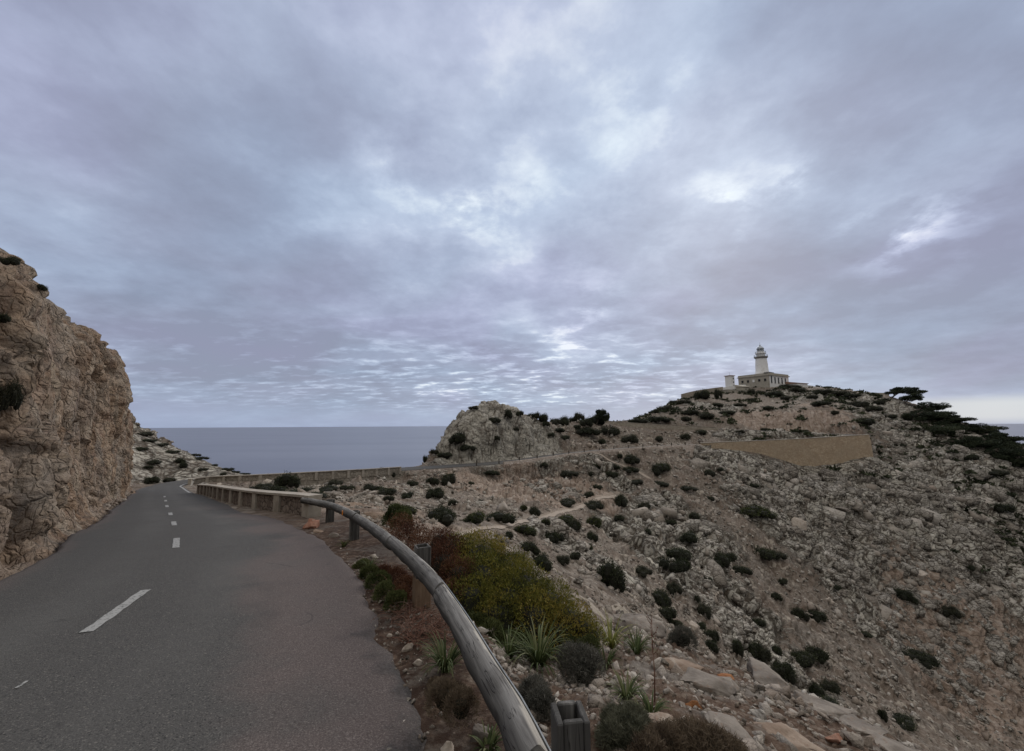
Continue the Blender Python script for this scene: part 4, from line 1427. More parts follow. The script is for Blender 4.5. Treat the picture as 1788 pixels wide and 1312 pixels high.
# small white marker at the bend
mk = empty("marker_post", (-36.8, 47.2, -5.1))
tag(mk, "short white marker post leaning at the inside of the far bend", "marker post")
M_white = mat_simple("white_paint", (.62, .61, .58), (.75, .74, .71), 4, bump=.1, c2=(.55, .53, .48))
MB().box((0, 0, .3), (.16, .08, .9), .4, bev=.02, tilt=(0, .25)).build("post", M_white, mk)
MB().box((.10, 0, .62), (.17, .09, .10), .4, bev=.01, tilt=(0, .25)).build("dark_band", M_dark, mk)
# ------------------------------------------------------------------ lighthouse on the summit
M_lwhite = mat_simple("limewash", (.74, .73, .71), (.84, .83, .81), 1.2, bump=.15, c2=(.66, .64, .60))
M_ltan = mat_simple("ashlar_tan", (.33, .30, .245), (.45, .415, .35), 1.5, bump=.3, c2=(.28, .25, .20))
M_lgrey = mat_simple("grey_band", (.16, .155, .15), (.24, .23, .22), 2)
M_glass = mat_simple("lantern_glass", (.10, .13, .16), (.16, .19, .22), 2, rough=.08, spec=.7, bump=0)
M_dome = mat_simple("dull_dome_metal", (.30, .33, .36), (.42, .45, .48), 2, rough=.45, metallic=.35)
M_void = mat_simple("dark_window", (.015, .016, .018), (.03, .03, .033), 1, rough=.25, bump=0)
M_redroof = mat_simple("faded_red_tiles", (.27, .16, .12), (.38, .25, .19), 3, bump=.4)

LB = P(1345, 678, 215)                       # nearest corner of the building
E1 = np.array([-.50, .866])                  # along the tan side wall
E2 = np.array([.866, .50])                   # along the white front
L1, L2, HB = 17.0, 19.8, 7.6
lh = empty("lighthouse", (float(LB[0]), float(LB[1]), float(LB[2])))
tag(lh, "tall white lighthouse tower on a flat-roofed keeper's house at the summit", "lighthouse")
RZ = math.atan2(E2[1], E2[0])


def lp(a, b, z):                              # a along the front, b along the side, local to the root
    return (E2[0] * a + E1[0] * b, E2[1] * a + E1[1] * b, z)


house = MB().box(lp(L2 / 2, L1 / 2, HB / 2 - 1.5), (L2, L1, HB + 3), RZ)
ho = house.build("house", M_lwhite, lh)
MB().box(lp(-.06, L1 / 2, HB / 2 - 1.5), (.14, L1 - .05, HB + 2.9), RZ).build("side_wall", M_ltan, ho)
MB().box(lp(L2 / 2, L1 / 2, HB - .35), (L2 + 1.0, L1 + 1.0, .5), RZ).build("cornice", M_ltan, ho)
par = MB()
for a_, b_, sx_, sy_ in ((L2 / 2, .2, L2 + .4, .4), (L2 / 2, L1 - .2, L2 + .4, .4), (.2, L1 / 2, .4, L1 - .82), (L2 - .2, L1 / 2, .4, L1 - .82)):
    par.box(lp(a_, b_, HB + .35), (sx_, sy_, .9), RZ)
par.build("roof_parapet", M_ltan, ho)
MB().box(lp(3.0, 1.6, HB + .95), (6.5, 2.6, .7), RZ + .12).build("roof_block", M_lgrey, ho)
for k in range(5):
    a_ = 1.9 + k * 3.55
    w = MB().box(lp(a_, -.03, 4.6 if k else 4.9), (1.15, .14, 3.2 if k else 3.8), RZ).build("window", M_void, ho)
    MB().box(lp(a_, -.09, 2.88), (1.5, .18, .16), RZ).build("sill", M_ltan, w)
for k in range(5):
    b_ = 2.2 + k * 3.1
    w = MB().box(lp(-.15, b_, 4.7), (.12, 1.15, 1.4), RZ).build("window", M_lwhite if k == 2 else M_void, ho)
    MB().box(lp(-.20, b_, 3.93), (.18, 1.4, .14), RZ).build("sill", M_ltan, w)
# terrace the house stands on
ter = MB().box(lp(7.4, 8.5, -3.6), (18.5, 22.5, 6.2), RZ)
ter.build("terrace_base", M_terr, lh)
# tower
tc = P(1331.5, 660, 226)
tb = np.array([tc[0] - LB[0], tc[1] - LB[1]])
bz = HB - .2
S = 226 / 700.0                               # metres per source pixel at the tower
zt = lambda v: (741 - v) * S + 1.6 - LB[2]
r0, r1 = 3.25, 2.75
zg = zt(627)
tw = MB().lathe([(r0 + .25, bz - 3), (r0 + .25, zt(652)), (r0, zt(651.5)), (r0 - .2, (zt(651) + zg) / 2 + 1), (r1, zg)], (tb[0], tb[1], 0), 36)
two = auto_smooth(tw.build("tower", M_lwhite, lh), 30)
MB().lathe([(r1, zg + .01), (r1 + .55, zg + .45), (r1 + .75, zg + .75), (r1 + .75, zg + 1.05)], (tb[0], tb[1], 0), 36).build("gallery", M_lgrey, two)


def railing(zc_, rad, h, n, par_):
    b = MB()
    for j in range(n):
        a_ = 2 * math.pi * j / n
        b.tube([(tb[0] + rad * math.cos(a_), tb[1] + rad * math.sin(a_), zc_), (tb[0] + rad * math.cos(a_), tb[1] + rad * math.sin(a_), zc_ + h)], .06, 4)
    for hz in (.5, 1.0):
        b.tube([(tb[0] + rad * math.cos(2 * math.pi * j / 32), tb[1] + rad * math.sin(2 * math.pi * j / 32), zc_ + h * hz) for j in range(33)], .05, 4, cap=False)
    return b.build("railing", M_dome, par_)


railing(zg + 1.05, r1 + .6, 1.1, 20, two)
zw = zt(618.5)
wr = auto_smooth(MB().lathe([(2.15, zg + 1.06), (2.15, zw), (2.75, zw + .12), (2.75, zw + .4)], (tb[0], tb[1], 0), 32).build("watch_room", M_lwhite, lh), 30)
railing(zw + .4, 2.6, 1.1, 18, wr)
zl0, zl1 = zw + .42, zt(609.5)
MB().lathe([(1.85, zl0), (1.85, zl0 + 1.0)], (tb[0], tb[1], 0), 24).build("lantern_base", M_lwhite, lh)
la = MB().lathe([(1.66, zl0 + 1.01), (1.66, zl1)], (tb[0], tb[1], 0), 16).build("lantern", M_glass, lh)
mu = MB()
for j in range(8):
    a_ = 2 * math.pi * j / 8
    for d_ in (0, 2 * math.pi / 8):
        mu.tube([(tb[0] + 1.72 * math.cos(a_), tb[1] + 1.72 * math.sin(a_), zl0 + 1), (tb[0] + 1.72 * math.cos(a_ + d_), tb[1] + 1.72 * math.sin(a_ + d_), zl1)], .075, 4)
mu.build("glazing_bars", M_lwhite, la)
MB().lathe([(.55, zl0 + 1.0), (.75, zl0 + 1.8), (.75, zl1 - .6), (.4, zl1 - .2)], (tb[0], tb[1], 0), 12).build("lens", M_lwhite, la)
zd = zl1
dm = auto_smooth(MB().lathe([(1.95, zd), (2.0, zd + .15), (1.75, zd + .5), (1.35, zd + 1.05), (.85, zd + 1.5), (.35, zd + 1.75), (.30, zd + 2.0), (.42, zd + 2.2), (.30, zd + 2.45), (.05, zd + 2.6)], (tb[0], tb[1], 0), 24).build("dome", M_dome, lh), 50)
MB().tube([(tb[0], tb[1], zd + 2.55), (tb[0], tb[1], zd + 3.9)], .05, 5).build("finial", M_lgrey, dm)

# white turret to the left of the house
c = P(1275, 674, 222)
tu = empty("white_turret", (c[0], c[1], c[2] - 1.5))
tag(tu, "small square white turret with dark openings beside the lighthouse house", "turret")
s_ = 222 / 700.0
hz_ = (675 - 658) * s_ + 1.5
MB().box((0, 0, hz_ / 2), (3.3, 3.3, hz_), .42).build("shaft", M_lwhite, tu)
MB().box((0, 0, hz_ + .16), (4.0, 4.0, .32), .42).build("flat_roof", M_redroof, tu)
for k, zz in enumerate((1.6, 3.4, 5.4)):
    MB().box((math.cos(.42) * .7 + math.sin(.42) * 1.66, math.sin(.42) * .7 - math.cos(.42) * 1.66, zz), (.75, .10, .8), .42).build("window", M_void, tu)
MB().tube([(0, 0, hz_ + .3), (0, 0, hz_ + 2.3)], .05, 4).build("antenna", M_lgrey, tu)


def hut(name, label, u, v, Y, w_, d_, h_, rz, mat, roof=None, wins=0, sink=2.0, cat="hut"):
    c = P(u, v, Y)
    r_ = empty(name, tuple(c))
    tag(r_, label, cat)
    b = MB().box((0, 0, (h_ - sink) / 2), (w_, d_, h_ + sink), rz)
    wo_ = b.build("wall", mat, r_)
    if roof:
        rb = MB()
        hw, hd = w_ / 2 + .4, d_ / 2 + .4
        rr_ = Matrix.Rotation(rz, 3, 'Z')
        vs = [rr_ @ Vector(q) for q in ((-hw, -hd, h_ + .02), (hw, -hd, h_ + .02), (hw, hd, h_ + .02), (-hw, hd, h_ + .02), (-hw, -hd, h_ + .3), (hw, -hd, h_ + .3), (hw, hd, h_ + 1.5), (-hw, hd, h_ + 1.5))]
        rb.add(vs, [(0, 3, 2, 1), (4, 5, 6, 7), (0, 1, 5, 4), (1, 2, 6, 5), (2, 3, 7, 6), (3, 0, 4, 7)])
        rb.build("roof", roof, r_)
    else:
        MB().box((0, 0, h_ + .12), (w_ + .3, d_ + .3, .22), rz).build("roof", mat, r_)
    for k in range(wins):
        a_ = (-.5 + (k + .5) / wins) * w_ * .8
        MB().box((math.cos(rz) * a_ + math.sin(rz) * (d_ / 2 + .02), math.sin(rz) * a_ - math.cos(rz) * (d_ / 2 + .02), h_ * .5), (.7, .1, .9), rz).build("opening", M_void, r_)
    return r_


hut("stone_outbuilding", "low pale flat-roofed outbuilding under the lighthouse terrace, left side", 1281, 692, 208, 12.5, 6, 2.9, .25, M_ltan, None, 2, cat="outbuilding")
hut("stone_shed", "small tan shed with a lean-to roof between outbuilding and terrace", 1297, 686, 210, 4.5, 4, 2.8, .35, M_ltan, M_ltan, 1, cat="shed")
hut("tiled_outbuilding", "low white outbuilding with a faded red sloping roof right of the house", 1392, 676, 222, 9, 6, 1.6, .45, M_lwhite, M_redroof, 0, cat="outbuilding")


def low_wall(name, label, pxs, h, mat, thick=.5, sink=2.5, cat="wall"):
    pp = np.array([P(*q) for q in pxs])
    pth = resample(pp, 1.0)
    tg = np.gradient(pth[:, :2], axis=0)
    tg /= np.linalg.norm(tg, axis=1)[:, None]
    nr = np.c_[tg[:, 1], -tg[:, 0]]
    o = MB()
    p0 = pth[0].copy()
    o.sweep(pth - p0, nr, [(-thick / 2, -sink), (thick / 2, -sink), (thick / 2, h), (-thick / 2, h)])
    ob = o.build(name, mat)
    ob.location = p0
    tag(ob, label, cat)
    return ob


low_wall("boundary_wall", "sloping tan boundary wall running down left of the lighthouse compound", [(1190, 694, 200), (1215, 688, 204), (1240, 684, 208), (1262, 681, 212)], 1.6, M_terr)
low_wall("compound_wall", "long pale wall behind the outbuilding at the turret's foot", [(1258, 682, 218), (1285, 677, 220), (1302, 676, 220)], 1.3, M_lwhite)
low_wall("compound_wall", "thin white wall descending right of the tiled outbuilding", [(1398, 678, 214), (1415, 678, 214), (1430, 679.5, 212)], 1.0, M_lwhite)
low_wall("boundary_wall", "long flat grey wall on the skyline left of the pines", [(1500, 690, 190), (1525, 690, 188), (1552, 690, 186)], 1.0, M_ltan)
# ------------------------------------------------------------------ ray helper onto the finished ground
bpy.context.view_layer.update()


def ground_px(u, v, objs=None):
    o_, d_ = Vector(CAM), Vector(ray(u, v)).normalized()
    best = None
    for ob in (objs or (terrain, cliff)):
        hit, loc, nrm, _ = ob.ray_cast(o_, d_)
        if hit and (best is None or (loc - o_).length < (best[0] - o_).length):
            best = (loc.copy(), nrm.copy())
    return best


def ground_xy(x_, y_):
    hit, loc, nrm, _ = terrain.ray_cast(Vector((x_, y_, 60)), Vector((0, 0, -1)))
    return loc if hit else None


# footpath strip
mpv, mpf, o_ = [], [], 0
for pp in PATHS:
    tg = np.gradient(pp[:, :2], axis=0)
    tg /= np.linalg.norm(tg, axis=1)[:, None]
    nr = np.c_[tg[:, 1], -tg[:, 0]]
    vs = []
    for k in range(len(pp)):
        wv_ = (.48 + .10 * math.sin(k * .7) + .05 * math.sin(k * 2.1)) * min(1.0, max(.3, pp[k, 1] / 45))
        zc_ = ground_xy(pp[k, 0], pp[k, 1]).z
        for a_ in (-1, -.5, 0, .5, 1):
            q3 = pp[k, :2] + nr[k] * a_ * wv_
            g_ = ground_xy(*q3)
            vs.append((q3[0], q3[1], .6 * g_.z + .4 * zc_ + .06 - .05 * abs(a_)))
    mpv.append(np.array(vs))
    mpf.append(grid_faces(len(pp), 5) + o_)
    o_ += len(vs)
fp = mesh_obj("footpath", np.vstack(mpv), np.vstack(mpf), mat_simple("trodden_earth", (.22, .175, .135), (.36, .30, .24), 3, bump=.3))
tag(fp, kind='structure', label="pale trodden footpath crossing the scree", cat="footpath")

# ------------------------------------------------------------------ stones
nrg = np.random.default_rng(11)


def hull_proto(seed, flat=.7, npts=15, boxy=False):
    r = random.Random(seed)
    bm = bmesh.new()
    if boxy:
        for sx in (-1, 1):
            for sy in (-1, 1):
                for sz in (-1, 1):
                    if r.random() < .22:            # a broken corner
                        for ax in range(3):
                            c_ = [sx * .95, sy * .85, sz * flat]
                            c_[ax] *= r.uniform(.1, .6)
                            bm.verts.new(c_)
                    else:
                        bm.verts.new((sx * r.uniform(.7, 1.0), sy * r.uniform(.62, .92), sz * flat * r.uniform(.68, 1.05)))
    else:
        for _ in range(npts):
            p_ = Vector((r.gauss(0, 1), r.gauss(0, 1), r.gauss(0, 1))).normalized() * r.uniform(.75, 1.05)
            bm.verts.new((p_.x, p_.y * r.uniform(.75, .95), p_.z * flat))
    res = bmesh.ops.convex_hull(bm, input=bm.verts)
    bmesh.ops.delete(bm, geom=[g for g in bm.verts if not g.link_faces], context='VERTS')
    bmesh.ops.triangulate(bm, faces=bm.faces)
    bm.verts.index_update()
    v_ = np.array([v.co for v in bm.verts])
    f_ = np.array([[q.index for q in f.verts] for f in bm.faces])
    bm.free()
    return v_, f_


PROTO = [hull_proto(k, .55 + .3 * (k % 3) / 2, 9 + k % 4) for k in range(18)]
PBOX = [hull_proto(100 + k, .75, 10 + k % 3, True) for k in range(18)]


def mat_stone(name):
    m, T = material(name)
    p = pos(T)
    t = T.attr('tint')
    gy = T.attr('gry')
    n = T.noise(p, 2.2, 5, .62)
    nf = T.noise(p, 24, 4, .6)
    warm = T.ramp(t, [(0, (.17, .135, .105)), (.45, (.29, .235, .19)), (.8, (.41, .36, .31)), (1, (.56, .52, .46))])
    cold = T.ramp(t, [(0, (.25, .23, .198)), (.5, (.44, .41, .355)), (1, (.66, .62, .55))])
    c = T.mix(gy, warm, cold)
    c = T.mix(T.math('MULTIPLY', T.sstep(n, .50, .68), .45), c, (.155, .125, .095))
    c = T.mix(T.math('MULTIPLY', T.sstep(nf, .52, .70), .30), c, (.45, .41, .355))
    wp = T.vmath('ADD', p, T.vmath('SCALE', T.noise(p, .5, 4, .6, col=True), None, 1.6))
    wp = T.n('ShaderNodeMapping', {'Vector': wp, 'Rotation': (.5, .3, .6), 'Scale': (1.0, 1.7, 1.25)}).outputs[0]
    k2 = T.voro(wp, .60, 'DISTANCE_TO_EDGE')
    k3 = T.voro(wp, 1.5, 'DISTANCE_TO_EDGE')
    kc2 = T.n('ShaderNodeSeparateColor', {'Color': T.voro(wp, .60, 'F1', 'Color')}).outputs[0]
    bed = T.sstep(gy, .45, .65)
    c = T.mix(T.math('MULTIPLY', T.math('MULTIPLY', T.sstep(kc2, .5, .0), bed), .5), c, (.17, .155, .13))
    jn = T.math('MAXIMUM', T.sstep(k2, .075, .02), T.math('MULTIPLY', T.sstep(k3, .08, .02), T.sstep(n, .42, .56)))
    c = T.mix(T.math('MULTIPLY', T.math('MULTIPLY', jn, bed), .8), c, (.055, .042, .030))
    c = T.mix(1.0, c, (.80, .79, .78), 'MULTIPLY')
    hh_ = T.math('ADD', T.math('MULTIPLY', nf, .10), T.math('MULTIPLY', T.noise(p, 4.5, 5, .65), .6))
    hh_ = T.math('ADD', hh_, T.math('MULTIPLY', T.math('ADD', T.math('ADD', T.sstep(k2, 0, .2), T.math('MULTIPLY', T.sstep(k3, 0, .2), .6)), T.math('MULTIPLY', kc2, .8)), bed))
    finish(T, c, .93, hh_, .8, .22, spec=.15)
    return m


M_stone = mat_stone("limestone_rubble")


def rot_mats(n, up=None, jitter=1.0):
    """random rotation matrices; up (n,3) keeps the stones lying on the slope"""
    a = nrg.uniform(0, 2 * math.pi, n)
    z_ = np.zeros((n, 3))
    z_[:, 2] = 1
    up = z_ if up is None else up
    up = up + nrg.normal(0, .35 * jitter, (n, 3))
    up /= np.linalg.norm(up, axis=1)[:, None]
    t = np.stack([np.cos(a), np.sin(a), np.zeros(n)], 1)
    xx = t - up * (t * up).sum(1)[:, None]
    xx /= np.linalg.norm(xx, axis=1)[:, None]
    yy = np.cross(up, xx)
    return np.stack([xx, yy, up], 2)


def scatter(name, P_, size, R_, protos, tint, gry, mat, squash=None):
    vs, fs, tt_, gg_, off = [], [], [], [], 0
    which = nrg.integers(0, len(protos), len(P_))
    for k, (pv, pf) in enumerate(protos):
        sel = np.where(which == k)[0]
        if not len(sel):
            continue
        sc_ = size[sel][:, None, None] * (squash[sel][:, None, :] if squash is not None else 1)
        loc = np.einsum('nij,nkj->nki', R_[sel], pv[None] * sc_) + P_[sel][:, None]
        nv = len(pv)
        vs.append(loc.reshape(-1, 3))
        fs.append((pf[None] + (np.arange(len(sel)) * nv)[:, None, None]).reshape(-1, 3) + off)
        tt_.append(np.repeat(tint[sel], nv))
        gg_.append(np.repeat(gry[sel], nv))
        off += len(sel) * nv
    return mesh_obj(name, np.vstack(vs), np.vstack(fs), mat, smooth=False, attrs={'tint': np.concatenate(tt_), 'gry': np.concatenate(gg_)})


# per-vertex ground area and in-view test
AR = np.ones((NR, NC))
_vg = T_pts.reshape(NR, NC, 3)
_a = np.linalg.norm(np.gradient(_vg, axis=0), axis=2) * np.linalg.norm(np.gradient(_vg, axis=1), axis=2)
AR = np.minimum(_a, np.percentile(_a, 99.5)).ravel()
rel = T_pts - CAM
dep = rel @ FW
uu = CU + F_PX * (rel @ RT) / np.maximum(dep, .1)
vv_ = CV - F_PX * (rel @ UP) / np.maximum(dep, .1)
inview = (dep > .5) & (uu > -250) & (uu < 2050) & (vv_ > 400) & (vv_ < 1500)
NRM = _n


def pick(w, n):
    c = np.cumsum(w)
    return np.searchsorted(c, nrg.uniform(0, c[-1], n))


okp = (pdist > .8).astype(float)
awayw = (rd_d > 1.2) * okp * inview * ~seaward * ~(wallish & (rd_d < 2.0))
clump = sst(-.25, .45, fbm(pb / 6.5, 3, .55, 120)).astype(float)
# scree stones, middle distance
wgt = AR * awayw * (rr > 11) * (rr < 150) * (1 - .85 * rocky) * (1 - .8 * face) * (1 - outc) * (.10 + clump ** 1.4) / np.maximum(rr, 25) ** .8
wgt *= 1 + 2.2 * (1 - sst(18, 40, rr))
i1 = pick(wgt, 26000)
sz1 = np.clip(.16 * np.exp(nrg.normal(0, .55, len(i1))) * (rr[i1] / 45) ** .62, .05, .95)
tin1 = np.clip(nrg.beta(2.6, 1.9, len(i1)), 0, 1)
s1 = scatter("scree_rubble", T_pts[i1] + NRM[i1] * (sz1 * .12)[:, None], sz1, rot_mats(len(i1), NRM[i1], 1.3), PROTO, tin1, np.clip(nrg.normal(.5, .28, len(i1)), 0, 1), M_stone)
tag(s1, "pale loose stones strewn over the valley slopes", "rubble", kind='stuff')
# fractured bedrock blocks on the grey ground
wgt = AR * awayw * (rr > 14) * (rr < 215) * np.clip(rocky - .15, 0, 1) * (.14 + clump ** 1.3) / np.maximum(rr, 30) ** .9
wgt = wgt * (1 - outc)
i2 = pick(wgt, 6500)
sz2 = np.clip(.40 * np.exp(nrg.normal(0, .62, len(i2))) * (rr[i2] / 90) ** .6, .10, 1.9)
sz2 = np.where(x[i2] < -20, np.minimum(sz2 * .6, .45), sz2)
up2 = NRM[i2] * .6 + np.array([-.25, -.15, .55])
up2 /= np.linalg.norm(up2, axis=1)[:, None]
R2 = rot_mats(len(i2), up2, .45)
sq2 = np.stack([nrg.uniform(.8, 1.6, len(i2)), nrg.uniform(.7, 1.15, len(i2)), nrg.uniform(.45, .95, len(i2))], 1)
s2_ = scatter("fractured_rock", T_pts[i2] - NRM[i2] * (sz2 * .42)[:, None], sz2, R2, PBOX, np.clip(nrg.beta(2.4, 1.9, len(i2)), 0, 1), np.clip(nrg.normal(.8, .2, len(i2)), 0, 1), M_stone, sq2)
tag(s2_, "broken grey limestone blocks covering the steep right slope", "broken rock", kind='stuff')
# foreground rubble right of the rail
railx = np.interp(y, rp[:, 1], rp[:, 0])
right = (x > railx + .12) | (rr < 1)
wgt = AR * inview * (rr > 1.0) * (rr < 13) * (rd_d > .42) * np.where(right, 1.0, .8) * (.3 + sst(-.2, .4, fbm(pb / .9, 2, .5, 121))) / np.maximum(rr, 1.2) ** .7
i3 = pick(wgt, 15000)
sz3 = np.clip(.019 * np.exp(nrg.normal(0, .62, len(i3))) * (rr[i3] / 2.5) ** .45, .006, .13)
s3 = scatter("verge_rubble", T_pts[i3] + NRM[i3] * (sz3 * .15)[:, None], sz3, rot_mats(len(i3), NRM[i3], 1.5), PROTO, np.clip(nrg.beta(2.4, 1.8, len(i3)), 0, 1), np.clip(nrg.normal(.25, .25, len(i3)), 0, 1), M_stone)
tag(s3, "pale and rust coloured broken stones on the bank beside the rail", "rubble", kind='stuff')
# crumbled asphalt and grit along the broken road edge
ne = 1500
ke = nrg.integers(s_at(.3, 0), s_at(-6, 11.5), ne)
oe = nrg.normal(.10, .16, ne)
pe = np.c_[RR[ke, :2] + RN[ke] * oe[:, None] + nrg.normal(0, .15, (ne, 2)), RR[ke, 2] - .035]
sze = np.clip(.010 * np.exp(nrg.normal(0, .5, ne)), .004, .035) * np.clip(pe[:, 1] / 3, .8, 2)
s5 = scatter("asphalt_crumbs", pe, sze, rot_mats(ne, None, 1.5), PROTO, np.clip(nrg.normal(.25, .3, ne), 0, 1), np.clip(nrg.normal(.6, .3, ne), 0, 1), M_stone)
tag(s5, "loose grit and crumbs along the broken edge of the asphalt", "grit", kind='stuff')
# crumbs at the foot of the cliff
ii = nrg.integers(0, len(cs_) - 1, 1300)
offc = np.abs(nrg.normal(0, .22, 1300)) + .1
pc = np.c_[cb[ii] + cn[ii] * offc[:, None], zbase[ii] + .07]
szc = .03 * np.exp(nrg.normal(0, .6, 1300)) * np.clip(pc[:, 1] / 8, .5, 2.2)
szc = np.clip(szc, .01, .22)
pc[:, 2] += szc * .2
kp = (cs_[ii] < 46) & (road_near(pc[:, 0], pc[:, 1])[0] > -.12)
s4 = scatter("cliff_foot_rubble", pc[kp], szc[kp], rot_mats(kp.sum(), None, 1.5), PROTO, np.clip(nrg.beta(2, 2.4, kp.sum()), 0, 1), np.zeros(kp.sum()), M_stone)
tag(s4, "loose stones lying along the foot of the cliff", "rubble", kind='stuff')


def mat_boulder(name, cols, orange=0.0):
    m, T = material(name)
    p = pos(T)
    n = T.noise(p, 3.0, 6, .62)
    nf = T.noise(p, 18, 5, .65)
    c = T.ramp(n, [(.3, cols[0]), (.5, cols[1]), (.72, cols[2])])
    c = T.mix(T.math('MULTIPLY', T.sstep(nf, .54, .70), .45), c, cols[3])
    vein = T.voro(T.vmath('ADD', p, T.vmath('SCALE', T.noise(p, 2, 3, .5, col=True), None, .5)), 1.6, 'DISTANCE_TO_EDGE')
    c = T.mix(T.math('MULTIPLY', T.math('MULTIPLY', T.sstep(vein, .02, .004), T.sstep(n, .45, .6)), .4), c, (.42, .38, .32))
    finish(T, c, .9, T.math('ADD', n, T.math('MULTIPLY', nf, .35)), .7, .045, spec=.2)
    return m


M_bgrey = mat_boulder("grey_boulder", ((.10, .085, .072), (.185, .16, .135), (.29, .255, .215), (.19, .115, .070)))
M_btan = mat_boulder("tan_boulder", ((.14, .095, .068), (.23, .17, .125), (.34, .275, .215), (.20, .11, .065)))
M_bpale = mat_boulder("pale_boulder", ((.30, .25, .20), (.42, .36, .30), (.52, .47, .40), (.26, .20, .15)))
M_borange = mat_boulder("orange_boulder", ((.19, .070, .028), (.29, .125, .05), (.37, .20, .10), (.13, .06, .035)))
M_bred = mat_boulder("red_boulder", ((.20, .085, .05), (.30, .15, .10), (.38, .24, .18), (.17, .10, .07)))


def boulder_mesh(seed, flat, boxy=False):
    pv, pf = hull_proto(seed, flat, 34 if seed == 300 else (22 if flat < .65 else 13), boxy and flat >= .65)
    bm = bmesh.new()
    vv0 = [bm.verts.new(p_) for p_ in pv]
    for f_ in pf:
        bm.faces.new([vv0[k] for k in f_])
    bmesh.ops.subdivide_edges(bm, edges=bm.edges, cuts=7, use_grid_fill=True)
    bm.normal_update()
    co = np.array([v.co for v in bm.verts])
    nr = np.array([v.normal for v in bm.verts])
    d = fbm(co * 1.4 + seed, 4, .55, seed % 50) * .14 + blocks(co * 1.5 + seed, seed % 37, .12, .5)[0] * .06 + fbm(co * 6 + seed, 3, .6, 3) * .03
    for v, q_ in zip(bm.verts, co + nr * d[:, None]):
        v.co = q_
    me = bpy.data.meshes.new("boulder")
    bm.to_mesh(me)
    bm.free()
    me.polygons.foreach_set('use_smooth', np.ones(len(me.polygons), bool))
    return me


BOULD = [  # u, v(centre), w, h px, material, label, flat, tilt
    (1116, 1092, 104, 54, M_bgrey, "large rounded grey tan boulder standing on the edge of the bank", .95),
    (1236, 1186, 96, 46, M_bgrey, "grey angular slab above the orange stone on the rubble bank", .6),
    (1345, 1185, 110, 46, M_bgrey, "upper grey slab on the rim of the bank", .5),
    (1420, 1222, 120, 50, M_bgrey, "long sloping grey slab on the rim of the bank", .45),
    (1490, 1258, 90, 46, M_bgrey, "last grey slab low on the bank rim before the drop", .5),
    (1275, 1272, 112, 58, M_bgrey, "broad grey slab low on the bank, right of the reddish stone", .55),
    (1385, 1290, 110, 40, M_btan, "tan slab at the bottom of the bank below the rim slabs", .5),
    (1556, 1298, 120, 44, M_bgrey, "flat grey slab at the lower end of the bank", .45),
    (1210, 1227, 34, 28, M_borange, "bright orange stone lying on the rubble bank", .85),
    (1204, 1264, 26, 20, M_bred, "small reddish stone below the orange stone", .8),
    (1458, 1286, 40, 22, M_bred, "reddish stone among grey rubble near the bottom of the bank", .7),
    (1124, 1282, 50, 54, M_bgrey, "upright grey stone between the grass clumps near the hollow post", .95),
    (1160, 1258, 66, 34, M_btan, "tan stone beside the grass clump left of the reddish stone", .7),
    (1266, 1178, 32, 20, M_borange, "orange stained stone resting on the grey slab", .6),
    (1190, 1160, 70, 26, M_btan, "flat pinkish stone below the large boulder", .5),
    (786, 1302, 34, 36, M_bpale, "pale cream stone at the broken asphalt edge under the rail", .9),
    (730, 1156, 20, 18, M_bpale, "small pale stone at the asphalt edge beside the grass clump", .8),
    (711, 1130, 22, 26, M_bpale, "pale upright stone at the asphalt edge under the red twigs", .9),
    (838, 1283, 30, 28, M_bgrey, "grey stone under the near end of the rail", .8),
    (736, 936, 70, 32, M_bpale, "big pale smooth rock behind the second post of the rail", .65),
    (988, 1187, 30, 20, M_bpale, "pale stone on the rubble below the tall grass clumps", .7),
    (585, 934, 24, 15, M_bgrey, "grey stone between the two far rail posts", .7),
    (652, 971, 16, 13, M_bpale, "pale stone at the foot of the third rail post", .8),
    (548, 914, 40, 30, M_bred, "dark reddish rock beside the end pillar of the low wall", .8),
    (556, 926, 26, 12, M_btan, "flat tan rock at the asphalt edge near the low wall", .5),
    (660, 897, 60, 24, M_btan, "pinkish layered rock right of the rail's far end", .6),
    (705, 918, 56, 26, M_btan, "pinkish rock slab behind the middle of the rail", .6),
    (618, 880, 52, 20, M_btan, "rounded pink rock behind the far end of the rail", .6),
    (700, 806, 24, 13, M_bgrey, "rounded grey boulder on the skyline beside the far road", .8),
    (961, 947, 12, 12, M_bpale, "pale boulder beside the long dark shrubs under the footpath", .8),
    (986, 881, 9, 7, M_bpale, "small pale boulder at the upper edge of the footpath", .8),
    (1190, 905, 26, 14, M_bgrey, "grey boulder on the knoll below the far road", .7),
    (1395, 912, 34, 26, M_bpale, "large pale square boulder high on the right slope", .8),
    (1470, 885, 34, 18, M_bgrey, "long grey boulder under the hairpin wall", .6),
    (1610, 1003, 38, 26, M_bpale, "rounded pale boulder in the middle of the right slope", .8),
    (1448, 1049, 22, 16, M_bpale, "white boulder pair member in the scree of the right slope", .7),
    (1405, 1068, 34, 20, M_bgrey, "pale split boulder between dark shrubs on the right slope", .6),
    (1210, 1062, 30, 20, M_bpale, "white boulder above the scree beside two dark shrubs", .7),
]
BOULD[35] = (1448, 1049, 22, 16, M_bpale, "white boulder alone in the open scree of the right slope", .7)
bmesh_protos = {}
